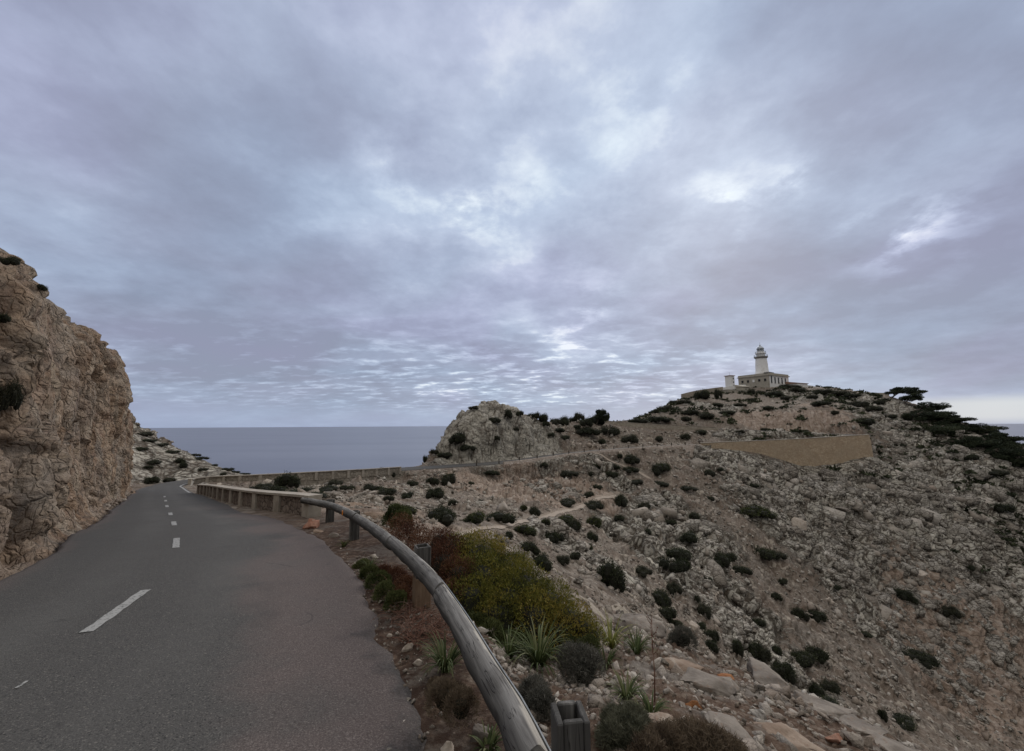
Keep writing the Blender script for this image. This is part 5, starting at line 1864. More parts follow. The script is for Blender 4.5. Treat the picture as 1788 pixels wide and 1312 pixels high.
for k, (u_, v_, w_, h_, mt_, lab, fl) in enumerate(BOULD):
    g_ = None
    for dv in ((.25, .5, .8, 1.2, 1.7) if v_ > 1060 and u_ < 1330 or v_ > 1170 else (.25,)):
        g_ = ground_px(u_, v_ + h_ * dv)
        if g_ and (v_ < 1060 or (np.array(g_[0]) - CAM) @ FW < 13):
            break
    if g_ is None:
        continue
    loc, nr = g_
    Y_ = (np.array(loc) - CAM) @ FW
    me = boulder_mesh(300 + k, fl, boxy=(mt_ is M_bgrey and k % 2 == 0 and k > 0))
    me.materials.append(mt_)
    o = bpy.data.objects.new("boulder" if w_ > 45 or Y_ > 20 else "stone", me)
    COL.objects.link(o)
    big_slab = 1.3 if (fl < .65 and v_ > 1100) else 1.0
    hw = w_ / 2 / F_PX * Y_ * big_slab
    hv = h_ / 2 / F_PX * Y_ * big_slab
    o.location = loc + Vector((0, 0, hv * (.15 if fl >= .65 else .0)))
    o.scale = (hw, hw * .85, min(max(hv / max(fl, .5) * 1.05, hw * .35), hw * (.55 if fl < .65 else 2)))
    rv = random.Random(k)
    sl_ = (.22 if 1300 < u_ < 1600 and v_ > 1150 else .12)
    o.rotation_euler = (rv.uniform(-.15, .15), sl_ + rv.uniform(-.1, .1), rv.uniform(-.5, .5))
    tag(o, lab, "boulder" if w_ > 45 or Y_ > 20 else "stone", "boulders and stones on the slopes")
# ------------------------------------------------------------------ vegetation
def mat_leaf(name, stops, rough=.75, spec=.2):
    m, T = material(name)
    t = T.attr('tint')
    p = objc(T)
    c = T.ramp(T.math('ADD', t, T.math('MULTIPLY', T.math('SUBTRACT', T.noise(p, 2.0, 3, .5), .5), .5)), stops)
    b = T.n('ShaderNodeBsdfPrincipled', {'Base Color': c, 'Roughness': rough, 'Specular IOR Level': spec})
    tr = T.n('ShaderNodeBsdfTranslucent', {'Color': c})
    mx = T.n('ShaderNodeMixShader', {0: .18, 1: b.outputs[0], 2: tr.outputs[0]})
    T.n('ShaderNodeOutputMaterial', {'Surface': mx.outputs[0]})
    return m


ML_dark = mat_leaf("dark_evergreen_leaf", [(0, (.018, .022, .012)), (.5, (.040, .048, .025)), (1, (.085, .092, .050))])
ML_green = mat_leaf("olive_green_leaf", [(0, (.022, .030, .010)), (.5, (.052, .064, .020)), (1, (.10, .110, .040))])
ML_olive = mat_leaf("mossy_olive_leaf", [(0, (.035, .036, .010)), (.35, (.075, .080, .016)), (.7, (.16, .150, .026)), (1, (.25, .185, .040))])
ML_rust = mat_leaf("rusty_red_leaf", [(0, (.030, .014, .009)), (.5, (.078, .030, .017)), (1, (.13, .065, .032))])
ML_grey = mat_leaf("grey_heather_leaf", [(0, (.030, .030, .024)), (.5, (.070, .068, .055)), (1, (.125, .118, .098))])
ML_brown = mat_leaf("dry_brown_leaf", [(0, (.040, .028, .018)), (.5, (.090, .065, .042)), (1, (.17, .130, .088))])
ML_blade = mat_leaf("strap_leaf", [(0, (.030, .042, .014)), (.5, (.062, .085, .030)), (.85, (.115, .14, .055)), (1, (.17, .17, .085))], rough=.65, spec=.2)
ML_lime = mat_leaf("yellow_green_leaf", [(0, (.075, .085, .018)), (.5, (.14, .155, .032)), (1, (.24, .23, .055))], rough=.5, spec=.35)
ML_pine = mat_leaf("pine_needle", [(0, (.014, .019, .011)), (.5, (.034, .044, .024)), (1, (.075, .086, .046))])
ML_drab = mat_leaf("drab_grey_green_leaf", [(0, (.030, .032, .020)), (.5, (.065, .066, .042)), (1, (.12, .118, .08))])
M_bark = mat_simple("grey_bark", (.055, .042, .032), (.14, .115, .092), 8, stretch=(1, 1, .3), bump=.5, bd=.02)
M_twig = mat_simple("red_dead_twig", (.085, .035, .022), (.22, .12, .085), 20, bump=.2, bd=.002, c2=(.30, .21, .16))
M_core = mat_simple("painted_shade_core", (.010, .011, .007), (.020, .020, .012), 5, bump=0)  # near-black filler blobs, the shade inside shrubs put into their colour


def leaf_quads(C, N, L, Wd, droop=0.0, tri=False, seed=0):
    """one leaf per centre C growing along N: rhombus of length L, width Wd"""
    r = np.random.default_rng(seed)
    n = len(C)
    rv = r.normal(size=(n, 3))
    s_ = np.cross(N, rv)
    s_ /= np.linalg.norm(s_, axis=1)[:, None] + 1e-9
    L = np.broadcast_to(np.asarray(L, float), (n,))[:, None]
    Wd = np.broadcast_to(np.asarray(Wd, float), (n,))[:, None]
    a = C - N * L * .5
    b = C + s_ * Wd * .5
    c = C + N * L * .5 + np.array([0, 0, -1]) * droop * L
    d = C - s_ * Wd * .5
    return np.stack([a, b, c, d], 1).reshape(-1, 3), np.arange(n * 4).reshape(n, 4)


def dome_shrub(seed, nl=2600, L=.085, Wd=.042, flat=.75, lobes=16, ragged=.16):
    """unit-radius shrub: leaves over overlapping lobes"""
    r = np.random.default_rng(seed)
    a = r.uniform(0, 2 * math.pi, lobes)
    rad = np.sqrt(r.uniform(0, 1, lobes)) * .78
    lc = np.stack([rad * np.cos(a), rad * np.sin(a) * r.uniform(.6, 1.0), (flat * .62) * (1 - rad ** 2) + r.uniform(-.05, .12, lobes)], 1)
    lr = r.uniform(.17, .42, lobes)
    k = r.integers(0, lobes, nl)
    d = r.normal(size=(nl, 3))
    d /= np.linalg.norm(d, axis=1)[:, None]
    d[:, 2] = np.where(d[:, 2] < -.3, -d[:, 2], d[:, 2])
    C = lc[k] + d * (lr[k] * (1 + r.normal(0, ragged, nl)))[:, None]
    C[:, 2] = np.maximum(C[:, 2], -.08 + .1 * r.uniform(size=nl))
    N = d + r.normal(0, .55, (nl, 3)) + np.array([0, 0, .25])
    N /= np.linalg.norm(N, axis=1)[:, None]
    v_, f_ = leaf_quads(C, N, L * r.uniform(.6, 1.4, nl), Wd * r.uniform(.6, 1.4, nl), seed=seed)
    tint = np.clip(.45 + .5 * (r.uniform(size=lobes)[k] - .5) + r.normal(0, .16, nl), 0, 1)
    return v_, f_, tint, lc, lr


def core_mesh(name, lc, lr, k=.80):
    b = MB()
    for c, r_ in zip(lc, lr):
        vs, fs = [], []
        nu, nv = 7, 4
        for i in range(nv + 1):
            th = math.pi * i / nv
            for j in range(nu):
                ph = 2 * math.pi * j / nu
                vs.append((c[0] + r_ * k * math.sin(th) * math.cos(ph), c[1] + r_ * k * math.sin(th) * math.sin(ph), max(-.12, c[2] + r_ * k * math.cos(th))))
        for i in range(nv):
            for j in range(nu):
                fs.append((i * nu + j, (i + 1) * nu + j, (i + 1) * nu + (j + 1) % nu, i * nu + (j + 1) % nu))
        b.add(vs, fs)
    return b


SHR = []
for k in range(8):
    v_, f_, t_, lc, lr = dome_shrub(500 + k, nl=3000 if k < 6 else 2400, flat=(.72, .6, .8, .5, .66, .9, .45, .55)[k], lobes=(16, 12, 20, 14, 18, 14, 10, 22)[k], ragged=.17 + .03 * (k % 3))
    cm = core_mesh("c", lc, lr)
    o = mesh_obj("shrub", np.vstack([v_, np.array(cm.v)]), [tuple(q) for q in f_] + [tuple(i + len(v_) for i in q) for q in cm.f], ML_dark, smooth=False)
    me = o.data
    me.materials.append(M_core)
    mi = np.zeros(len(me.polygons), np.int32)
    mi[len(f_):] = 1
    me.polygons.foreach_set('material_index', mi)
    at = me.attributes.new('tint', 'FLOAT', 'FACE')
    at.data.foreach_set('value', np.r_[t_, np.zeros(len(cm.f))].astype(np.float32))
    bpy.data.objects.remove(o)
    SHR.append(me)
SHRG = []
for me in SHR[:3]:
    m2 = me.copy()
    m2.materials[0] = ML_green
    SHRG.append(m2)

SHRY = []
for me in SHR[3:6]:
    m2 = me.copy()
    m2.materials[0] = ML_drab
    SHRY.append(m2)

Z3 = [(525, 222, 70, 70), (598, 222, 45, 42), (440, 262, 70, 45), (210, 385, 130, 90), (275, 440, 90, 40), (75, 460, 70, 45), (690, 235, 80, 60), (745, 250, 70, 70), (765, 290, 50, 40), (870, 250, 90, 75), (830, 280, 80, 50), (940, 260, 60, 60), (970, 250, 60, 60), (1010, 285, 80, 60), (955, 305, 50, 30), (1080, 262, 100, 80), (1140, 264, 50, 28), (845, 325, 80, 35), (880, 372, 60, 38), (1020, 340, 130, 55), (1160, 330, 120, 75), (795, 358, 40, 30), (1285, 388, 100, 60), (1110, 400, 70, 45), (1470, 378, 60, 38), (1635, 370, 50, 40), (575, 323, 35, 28), (455, 375, 50, 35), (135, 480, 90, 40), (10, 490, 35, 60), (1340, 268, 150, 40), (1460, 262, 170, 44), (310, 190, 60, 26),
      (745, 548, 60, 38), (905, 600, 110, 42), (1075, 555, 70, 50), (1045, 595, 45, 40), (1225, 487, 40, 36), (1295, 515, 100, 62), (1200, 555, 60, 40), (1175, 600, 70, 42), (1500, 565, 140, 82), (1290, 578, 90, 40), (430, 595, 110, 36), (60, 648, 90, 58), (155, 630, 100, 95), (70, 730, 110, 76), (295, 658, 36, 28), (185, 780, 56, 40), (355, 775, 42, 42), (115, 870, 210, 110), (320, 880, 160, 84), (480, 878, 190, 84), (690, 840, 80, 60), (620, 815, 52, 42), (895, 775, 130, 52), (1040, 730, 70, 46), (1055, 800, 120, 60), (1085, 680, 50, 32), (1330, 648, 90, 36), (1475, 660, 90, 38), (1655, 692, 90, 30), (1235, 775, 90, 82), (880, 885, 150, 52), (640, 955, 150, 72), (790, 990, 150, 92), (945, 930, 90, 80), (1065, 910, 100, 80), (1050, 990, 70, 70), (1010, 1060, 90, 42), (945, 1110, 72, 60), (870, 1140, 82, 60), (660, 1070, 130, 100), (740, 1150, 130, 110), (525, 985, 60, 46), (480, 1125, 82, 52), (580, 1140, 112, 72), (760, 905, 62, 52), (1220, 880, 60, 40), (1380, 805, 70, 50), (1440, 805, 42, 50), (1685, 868, 72, 46), (1540, 900, 70, 36), (1505, 852, 50, 26), (1390, 960, 60, 40), (440, 1060, 60, 42)]
Z7 = [(580, 45, 150, 62), (265, 155, 100, 52), (225, 225, 110, 62), (195, 270, 130, 80), (60, 310, 70, 40), (410, 265, 90, 70), (460, 240, 52, 42), (500, 298, 80, 40), (600, 225, 100, 66), (665, 235, 70, 40), (690, 350, 50, 30), (140, 425, 110, 80), (200, 390, 60, 52), (160, 495, 90, 60), (205, 545, 62, 40), (325, 555, 50, 36), (340, 490, 60, 60), (300, 430, 42, 42), (370, 600, 60, 50), (370, 648, 60, 42), (490, 650, 60, 82), (560, 660, 80, 70), (605, 685, 60, 60), (665, 665, 46, 50), (780, 700, 110, 70), (850, 690, 90, 66), (695, 765, 90, 80), (580, 540, 60, 40), (770, 505, 60, 50), (850, 510, 70, 42), (665, 425, 50, 40), (1235, 410, 70, 42), (1275, 440, 60, 34), (1460, 495, 60, 50), (1310, 700, 120, 50), (910, 835, 70, 52), (850, 860, 70, 62), (905, 910, 100, 60), (1240, 985, 110, 42), (1150, 960, 42, 70), (1690, 20, 80, 42), (350, 345, 42, 28), (930, 380, 50, 24), (1060, 590, 60, 24), (1540, 290, 44, 22), (1620, 130, 50, 26)]
Z2 = [(780, 365, 120, 92), (650, 395, 110, 42), (720, 405, 120, 56), (860, 425, 150, 50), (990, 398, 120, 36), (1030, 372, 70, 36), (1090, 392, 70, 32), (1225, 390, 115, 46), (1300, 412, 120, 46), (1410, 433, 90, 46), (1305, 452, 62, 36), (1330, 320, 72, 46), (1430, 372, 60, 36), (1540, 360, 80, 52), (1550, 430, 95, 60), (1400, 520, 130, 62), (1590, 550, 170, 86), (1275, 277, 30, 22), (1470, 230, 80, 46), (1555, 205, 60, 36), (1655, 145, 100, 60), (930, 436, 110, 34),
      (75, 358, 62, 42), (240, 275, 42, 40), (30, 115, 70, 24), (60, 148, 70, 22), (130, 168, 60, 20), (90, 262, 70, 26), (225, 250, 60, 34), (340, 298, 42, 16), (60, 288, 42, 20), (300, 215, 52, 18), (330, 242, 60, 18), (470, 275, 50, 18), (510, 300, 42, 16), (560, 322, 60, 16), (450, 322, 32, 20), (180, 205, 60, 18), (20, 190, 50, 22), (400, 255, 40, 14), (165, 355, 46, 26)]
Z4 = [(240, 302, 90, 60), (315, 302, 42, 50), (150, 337, 90, 32), (60, 372, 90, 36), (40, 420, 90, 32), (180, 387, 100, 32), (260, 402, 110, 40), (160, 417, 60, 30), (360, 387, 90, 22), (475, 290, 42, 32), (520, 292, 70, 26), (640, 262, 70, 28), (690, 264, 60, 22), (590, 302, 90, 30), (560, 367, 80, 22), (470, 327, 60, 22), (640, 317, 60, 26), (700, 282, 90, 32), (770, 312, 60, 26), (800, 347, 140, 32), (830, 292, 120, 32), (900, 294, 120, 28), (960, 303, 80, 20), (990, 352, 110, 36), (1060, 372, 90, 32), (1090, 337, 70, 30), (1015, 430, 110, 46), (880, 387, 50, 26), (1240, 402, 100, 46), (540, 470, 52, 22), (230, 482, 60, 30), (155, 507, 50, 36), (28, 514, 50, 32), (1640, 677, 90, 30), (1725, 632, 42, 26), (1530, 602, 62, 36), (265, 677, 60, 40), (50, 652, 100, 60), (35, 732, 62, 30), (330, 662, 42, 22), (480, 737, 70, 26), (285, 800, 50, 22), (100, 340, 60, 30), (20, 380, 50, 30), (310, 350, 60, 24), (420, 350, 70, 22), (1150, 405, 70, 26), (730, 480, 46, 18), (420, 480, 40, 16)]
SHL = [(740 + a / 3.576, 660 + b / 3.576, c / 3.576, d / 3.576) for a, b, c, d in Z3]
SHL += [(1100 + a / 2.599, 880 + b / 2.599, c / 2.599, d / 2.599) for a, b, c, d in Z7]
SHL += [(240 + a / 2.98, 720 + b / 2.98, c / 2.98, d / 2.98) for a, b, c, d in Z2]
SHL += [(1140 + a / 2.759, 580 + b / 2.759, c / 2.759, d / 2.759) for a, b, c, d in Z4]
SHL += [(1070, 1010, 51, 54)]
# drop doubles listed from overlapping views
keep = []
for s_ in SHL:
    if all(abs(s_[0] - q[0]) > .45 * min(s_[2], q[2]) or abs(s_[1] - q[1]) > .45 * min(s_[3], q[3]) for q in keep):
        keep.append(s_)


def zone_of(u, v):
    if u < 445 and v < 858:
        return "bare hill beyond the far bend"
    if u < 700 and v > 815:
        return "slope under the valley head wall"
    if u < 885 and v < 815:
        return "grey rock outcrop behind the road"
    if u < 1062 and v < 775:
        return "ridge between outcrop and upper wall"
    if v < 705 and u < 1300:
        return "hillside left of the lighthouse"
    if v < 712:
        return "summit slope right under the lighthouse"
    if v < 762 and u < 1290:
        return "terraces above the upper wall"
    if v < 762:
        return "rock ledges above the hairpin"
    if u < 1180 and v < 832:
        return "bank beside the far road"
    if u < 1260 and v < 832:
        return "stony bank left of the ochre wall"
    if u > 1260 and v < 930:
        return "grey slope below the ochre wall"
    path_v = 922 - (u - 833) * .26
    if u < 1085 and v < path_v:
        return "slope just above the footpath"
    if u < 1125 and v < 1120:
        return "rubble slope just below the footpath"
    if u < 1250 and v < 985:
        return "grey knoll beside the gully"
    if v < 1040:
        return "upper part of the scree gully"
    if u < 1400:
        return "lower scree behind the boulder bank"
    return "lower right rock slope"


placed = []
for k, (u_, v_, w_, h_) in enumerate(keep):
    g_ = ground_px(u_, v_ + h_ * .30, (terrain,))
    if g_ is None:
        g_ = ground_px(u_, v_ + h_ * .5 + 2, (terrain,))
    if g_ is None:
        g_ = ground_px(u_, v_ + h_ * .5 + 6, (terrain,))
    if g_ is None:
        continue
    placed.append((u_, v_, w_, h_, g_[0], zone_of(u_, v_)))
placed.sort(key=lambda q: (q[5], q[0]))
cnt, tot = {}, {}
for q in placed:
    tot[q[5]] = tot.get(q[5], 0) + 1
for k, (u_, v_, w_, h_, loc, zn) in enumerate(placed):
    Y_ = float((np.array(loc) - CAM) @ FW)
    lime = (1120 < u_ < 1140 and 955 < v_ < 975)
    gr_ = lime or (u_ < 1040 and v_ > 885 and (k % 3 == 0)) or (1290 < u_ < 1360 and 880 < v_ < 910)
    me = SHRG[k % 3] if gr_ else (SHRY[k % 3] if (k % 6 == 2 or (Y_ > 125 and k % 3 == 0)) and w_ < 46 else SHR[(k * 5) % 8])
    o = bpy.data.objects.new("shrub", me)
    COL.objects.link(o)
    W_ = w_ / 2 / F_PX * Y_ * (1.22 if Y_ < 125 else .92)
    H_ = h_ / F_PX * Y_ * 1.0
    o.location = loc - Vector((0, 0, .06 * H_))
    o.scale = (W_, W_ * .9, max(H_ * 1.0, W_ * .42))
    o.rotation_euler = (0, 0, (k * 2.399) % 6.28)
    cnt[zn] = cnt.get(zn, 0) + 1
    sh = "broad" if w_ > h_ * 2.3 else ("rounded" if h_ > w_ * .75 else "low")
    lab = "%s dark shrub on the %s, %s from the left" % (sh, zn, ordw[cnt[zn] - 1])
    if tot[zn] == 1:
        lab = "%s dark green shrub alone on the %s" % (sh, zn)
    if abs(u_ - 1070) < 3 and abs(v_ - 1010) < 3:
        lab = "round ball-shaped blackish green shrub standing alone on the open rubble"
    tag(o, lab, "shrub", "shrubs scattered over the headland")

for k, (u_, v_, w_, h_, lab) in enumerate([(16, 567, 34, 24, "dark tuft of shrub growing in a crack high on the cliff face"), (12, 462, 40, 18, "dark shrub on the top edge of the cliff"), (8, 715, 40, 60, "grey green plant hanging on the near cliff face"), (70, 505, 20, 12, "small shrub on the sloping top of the cliff")]):
    g_ = ground_px(u_, v_, (cliff,))
    if g_ is None:
        continue
    Y_ = float((np.array(g_[0]) - CAM) @ FW)
    o = bpy.data.objects.new("shrub", SHRY[k % 3] if k == 2 else SHR[k])
    COL.objects.link(o)
    o.location = g_[0]
    o.scale = (w_ / 2 / F_PX * Y_, w_ / 2 / F_PX * Y_ * .8, h_ / F_PX * Y_)
    o.rotation_euler = (.3, -.5, k)
    tag(o, lab, "shrub", "shrubs on the cliff")

# low heath covering the upper slopes and the joints of the rock, past counting
rs_ = np.random.default_rng(33)
hm = sst(-.05, .30, fbm(pb / np.array([9, 9, 9]), 4, .6, 131))
wgt = AR * awayw * np.where(rr > 138, 2.8 * hm, .05 * hm + .012) * (rr > 16) * (1 - .5 * face) * (zb > -60)
ih = np.searchsorted(np.cumsum(wgt), rs_.uniform(0, wgt.sum(), 6500))
szh = np.where(rr[ih] > 138, rs_.uniform(.5, 1.9, len(ih)), rs_.uniform(.10, .32, len(ih)) * (rr[ih] / 60) ** .5)
npl = 26
dd = rs_.normal(size=(len(ih), npl, 3))
dd /= np.linalg.norm(dd, axis=2)[..., None]
dd[..., 2] = np.abs(dd[..., 2])
ctr = (T_pts[ih][:, None] + dd * szh[:, None, None] * np.array([1, 1, .55]) * rs_.uniform(.5, 1.0, (len(ih), npl))[..., None]).reshape(-1, 3)
v_, f_ = leaf_quads(ctr, (dd + rs_.normal(0, .5, dd.shape)).reshape(-1, 3) / 1.1, np.repeat(szh, npl) * .55, np.repeat(szh, npl) * .38, seed=34)
sc = mesh_obj("low_scrub", v_, f_, ML_dark, smooth=False, fattrs={'tint': np.clip(np.repeat(rs_.uniform(.2, .8, len(ih)), npl) + rs_.normal(0, .15, len(v_) // 4), 0, 1)})
tag(sc, "low dark heath creeping over the summit and between the rocks", "scrub", kind='stuff')

# ------------------------------------------------------------------ wind-bent pines on the right skyline
def pine_proto(seed, low=False):
    r = np.random.default_rng(seed)
    nC = 24
    C = np.stack([r.uniform(-.15, .95, nC), r.uniform(-.5, .5, nC), np.zeros(nC)], 1)
    C[:, 2] = .40 + .42 * r.uniform(size=nC) * (1 - .5 * np.abs(C[:, 0] - .35)) - .16 * np.abs(C[:, 0] - .3) + r.normal(0, .04, nC)
    R_ = r.uniform(.13, .26, nC)
    if low:
        C[:, 2] = r.uniform(.0, .52, nC) * (1 - .35 * np.abs(C[:, 0] - .35))
        R_ = r.uniform(.15, .28, nC)
    nl = 6500
    k = r.integers(0, nC, nl)
    d = r.normal(size=(nl, 3))
    d /= np.linalg.norm(d, axis=1)[:, None]
    pt_ = C[k] + d * R_[k][:, None] * np.array([1, 1, .62]) * (r.uniform(.35, 1.08, nl) ** .6)[:, None]
    N = d * .5 + r.normal(0, .5, (nl, 3)) + np.array([.45, 0, .45])
    N /= np.linalg.norm(N, axis=1)[:, None]
    v_, f_ = leaf_quads(pt_, N, .095 * r.uniform(.6, 1.5, nl), .022, seed=seed)
    t_ = np.clip(.4 + .6 * (r.uniform(size=nC)[k] - .5) + .3 * d[:, 2] * 0 + r.normal(0, .12, nl), 0, 1)
    crown = mesh_obj("crown", v_, f_, ML_pine, smooth=False, fattrs={'tint': t_})
    b = MB()
    tp = [(-.25, 0, -.35), (-.18, 0, -.05), (-.02, .02, .18), (.15, 0, .36), (.35, .02, .46)]
    b.tube(tp, [.050, .045, .038, .028, .016], 7)
    for c in C[:9]:
        st = Vector(tp[2 + (c[0] > .3)])
        b.tube([st, (st + Vector(c)) / 2 + Vector((0, 0, -.04)), Vector(c)], [.020, .014, .006], 5)
    tr_ = b.build("trunk", M_bark, None, True)
    m1, m2 = crown.data, tr_.data
    bpy.data.objects.remove(crown)
    bpy.data.objects.remove(tr_)
    return m1, m2


PINES = [pine_proto(700), pine_proto(701), pine_proto(702, True), pine_proto(703, True), pine_proto(704, True)]
PZ4 = [(1185, 292, 150, 62), (1232, 326, 100, 56), (1312, 350, 120, 60), (1355, 388, 100, 56), (1422, 410, 110, 52), (1490, 446, 110, 52), (1570, 458, 120, 60), (1640, 498, 120, 66), (1590, 520, 120, 60), (1700, 538, 110, 66), (1742, 572, 80, 52), (1430, 524, 100, 46), (1660, 582, 100, 50), (1380, 440, 90, 40)]
PZ = [(1140 + a / 2.759, 580 + b / 2.759, c / 2.759, d / 2.759) for a, b, c, d in PZ4]
PZ += [(1600, 722, 44, 24), (1640, 745, 46, 26), (1690, 768, 46, 28), (1735, 785, 44, 28), (1770, 800, 40, 26)]
PZ += [(1047, 724, 24, 24)]
for k, (u_, v_, w_, h_) in enumerate(PZ):
    g_ = None
    for dv in (.45, .8, 1.3, 2.0, 2.8, 3.6):
        g_ = ground_px(u_ - w_ * .12, v_ + h_ * dv, (terrain,))
        if g_:
            break
    if not g_:
        continue
    loc = g_[0]
    Y_ = float((np.array(loc) - CAM) @ FW)
    S_ = w_ / F_PX * Y_ / 1.35
    t_ = empty("pine_tree", loc)
    # crown height so that the top reaches its place above the foot
    top = P(u_, v_ - h_ * .5, loc.y)
    hz_ = max(1.2, top[2] - loc.z)
    hz_ = min(hz_, 1.55 * h_ / F_PX * Y_) if k > 2 else hz_
    S_ *= 1.0 if k > 2 else .85
    t_.scale = (S_ * 1.1, S_ * 1.05, max(hz_ / .85, S_ * .7))
    t_.rotation_euler = (0, 0, -.35 + .25 * math.sin(k * 1.7))
    for me_, nm_ in zip(PINES[0 if (k < 1 or k == len(PZ) - 1) else (1 if k == 1 else 2 + k % 3)], ("crown", "trunk")):
        c_ = bpy.data.objects.new(nm_, me_)
        COL.objects.link(c_)
        c_.parent = t_
    if k == len(PZ) - 1:
        tag(t_, "small lone wind-bent pine on the ridge left of the upper wall", "pine tree", "wind-bent pines")
    else:
        tag(t_, "dark wind-bent pine on the right skyline, %s down from the summit" % ordw[k], "pine tree", "wind-bent pines")

# ------------------------------------------------------------------ plants on the bank beside the rail
def place_px(u, v):
    g_ = ground_px(u, v, (terrain,))
    return g_[0] if g_ else Vector(P(u, v, 4))


def asphodel(u, v, w, h, seed, mat, label, n=34):
    loc = place_px(u, v)
    Y_ = float((np.array(loc) - CAM) @ FW)
    W_, H_ = w / 2 / F_PX * Y_, h / F_PX * Y_
    r = random.Random(seed)
    vs, fs, tn = [], [], []
    for k in range(n):
        az = r.uniform(0, 2 * math.pi)
        L_ = r.uniform(.65, 1.1) * math.hypot(W_, H_)
        lean = r.uniform(.12, .95)
        wd = r.uniform(.0045, .0085) * (1 + .25 * (Y_ > 3.5))
        bend = r.uniform(.5, 2.5)
        p_ = Vector((math.cos(az) * .02, math.sin(az) * .02, -.02))
        th = lean * .5
        dirh = Vector((math.cos(az), math.sin(az), 0))
        sd = Vector((-math.sin(az), math.cos(az), 0))
        ns = 8
        o_ = len(vs)
        tint = r.uniform(.15, 1.0)
        for i in range(ns + 1):
            t = i / ns
            ww = wd * (1 - t ** 2.2) + .0008
            up_ = Vector((0, 0, 1)) * math.sin(th) * .35 * ww
            vs += [tuple(p_ + sd * ww), tuple(p_ - Vector((0, 0, ww * .6))), tuple(p_ - sd * ww)]
            th += bend / ns * (.4 + 1.3 * t)
            p_ = p_ + (dirh * math.sin(th) + Vector((0, 0, 1)) * math.cos(th)) * (L_ / ns)
        for i in range(ns):
            a_ = o_ + i * 3
            fs += [(a_, a_ + 1, a_ + 4, a_ + 3), (a_ + 1, a_ + 2, a_ + 5, a_ + 4)]
            tn += [tint + .12 * (i / ns), tint + .12 * (i / ns)]
    o = mesh_obj("asphodel_plant", vs, fs, mat, smooth=True, fattrs={'tint': np.clip(tn, 0, 1)})
    o.location = loc
    tag(o, label, "grass clump", "strap-leaved clumps on the bank")
    return o


ASPH = [(778, 1172, 92, 76, ML_blade, "dense green strap-leaved clump between the asphalt edge and the rail", 60),
        (940, 1168, 110, 92, ML_blade, "tallest green strap-leaved clump in front of the olive bush", 64),
        (888, 1150, 56, 70, ML_blade, "narrow strap-leaved clump just right of the rail's middle", 26),
        (1068, 1136, 66, 78, ML_lime, "bright yellow-green strap-leaved clump left of the large boulder", 34),
        (1112, 1142, 66, 50, ML_blade, "green strap-leaved clump right under the large boulder", 34),
        (1058, 1166, 34, 56, ML_blade, "small green strap-leaved clump below the yellow-green one", 20),
        (1094, 1220, 56, 56, ML_blade, "strap-leaved clump on the rubble left of the dry stalk", 36),
        (1138, 1248, 48, 56, ML_blade, "strap-leaved clump at the foot of the dry stalk", 32),
        (852, 1306, 46, 44, ML_blade, "strap-leaved clump under the near end of the rail", 26),
        (646, 992, 34, 22, ML_blade, "little strap-leaved clump by the asphalt near the third post", 20),
        (600, 955, 30, 16, ML_green, "tiny green tuft at the asphalt edge between the far posts", 22),
        (962, 1248, 20, 56, ML_blade, "thin green shoot right beside the hollow post", 9)]
for k, (u_, v_, w_, h_, m_, lab, n_l) in enumerate(ASPH):
    asphodel(u_, v_, w_ * .9, h_ * .82, 40 + k, m_, lab, int(n_l * 1.5))


def bush(name, label, cat, lobes, mat, nl, L, Wd, seed, ragged=.14, spiky=.4, core=True, stems=0, extra_mat=None, tintgrad=0.0, group=None):
    """lobes: (u, v, distance, radius m) balls resting on the bank"""
    r = np.random.default_rng(seed)
    cs2 = np.array([P(a, b, c) for a, b, c, _ in lobes])
    ra = np.array([q[3] for q in lobes])
    org = cs2.mean(0)
    org[2] = cs2[:, 2].min() - .1
    root = empty(name, tuple(org))
    tag(root, label, cat, group)
    k = r.choice(len(lobes), nl, p=ra ** 2 / (ra ** 2).sum())
    d = r.normal(size=(nl, 3))
    d /= np.linalg.norm(d, axis=1)[:, None]
    d[:, 2] = np.where(d[:, 2] < -.45, -d[:, 2], d[:, 2])
    # finer tufts over each lobe
    tuft = 26
    td = r.normal(size=(len(lobes), tuft, 3))
    td /= np.linalg.norm(td, axis=2)[..., None]
    near_t = np.einsum('nij,nj->ni', td[k], d).max(1)
    bump_ = sst(.72, .99, near_t) * .34
    C = cs2[k] + d * (ra[k] * (.86 + bump_ + np.abs(r.normal(0, ragged, nl)) * r.choice((-1, .6), nl)))[:, None] - org
    N = d * 1.0 + r.normal(0, spiky, (nl, 3)) + np.array([0, 0, .5])
    N /= np.linalg.norm(N, axis=1)[:, None]
    v_, f_ = leaf_quads(C, N, L * r.uniform(.6, 1.4, nl), Wd * r.uniform(.6, 1.4, nl), seed=seed)
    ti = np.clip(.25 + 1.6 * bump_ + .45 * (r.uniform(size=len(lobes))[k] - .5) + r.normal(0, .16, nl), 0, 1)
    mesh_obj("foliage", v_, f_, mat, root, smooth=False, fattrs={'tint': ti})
    if core:
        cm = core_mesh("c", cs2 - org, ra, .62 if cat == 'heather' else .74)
        cm.build("shade_core", M_core, root)
    if stems:
        b = MB()
        for _ in range(stems):
            j = r.integers(0, len(lobes))
            a_ = Vector(cs2[j] - org) - Vector((0, 0, ra[j] * .8)) + Vector(r.normal(0, .05, 3))
            e_ = Vector(cs2[j] - org) + Vector(r.normal(0, 1, 3)).normalized() * ra[j] * 1.12
            m_ = (a_ + e_) / 2 + Vector(r.normal(0, .05, 3))
            b.tube([a_, m_, e_], [.006, .004, .0015], 4)
        b.build("stem", M_twig, root)
    return root


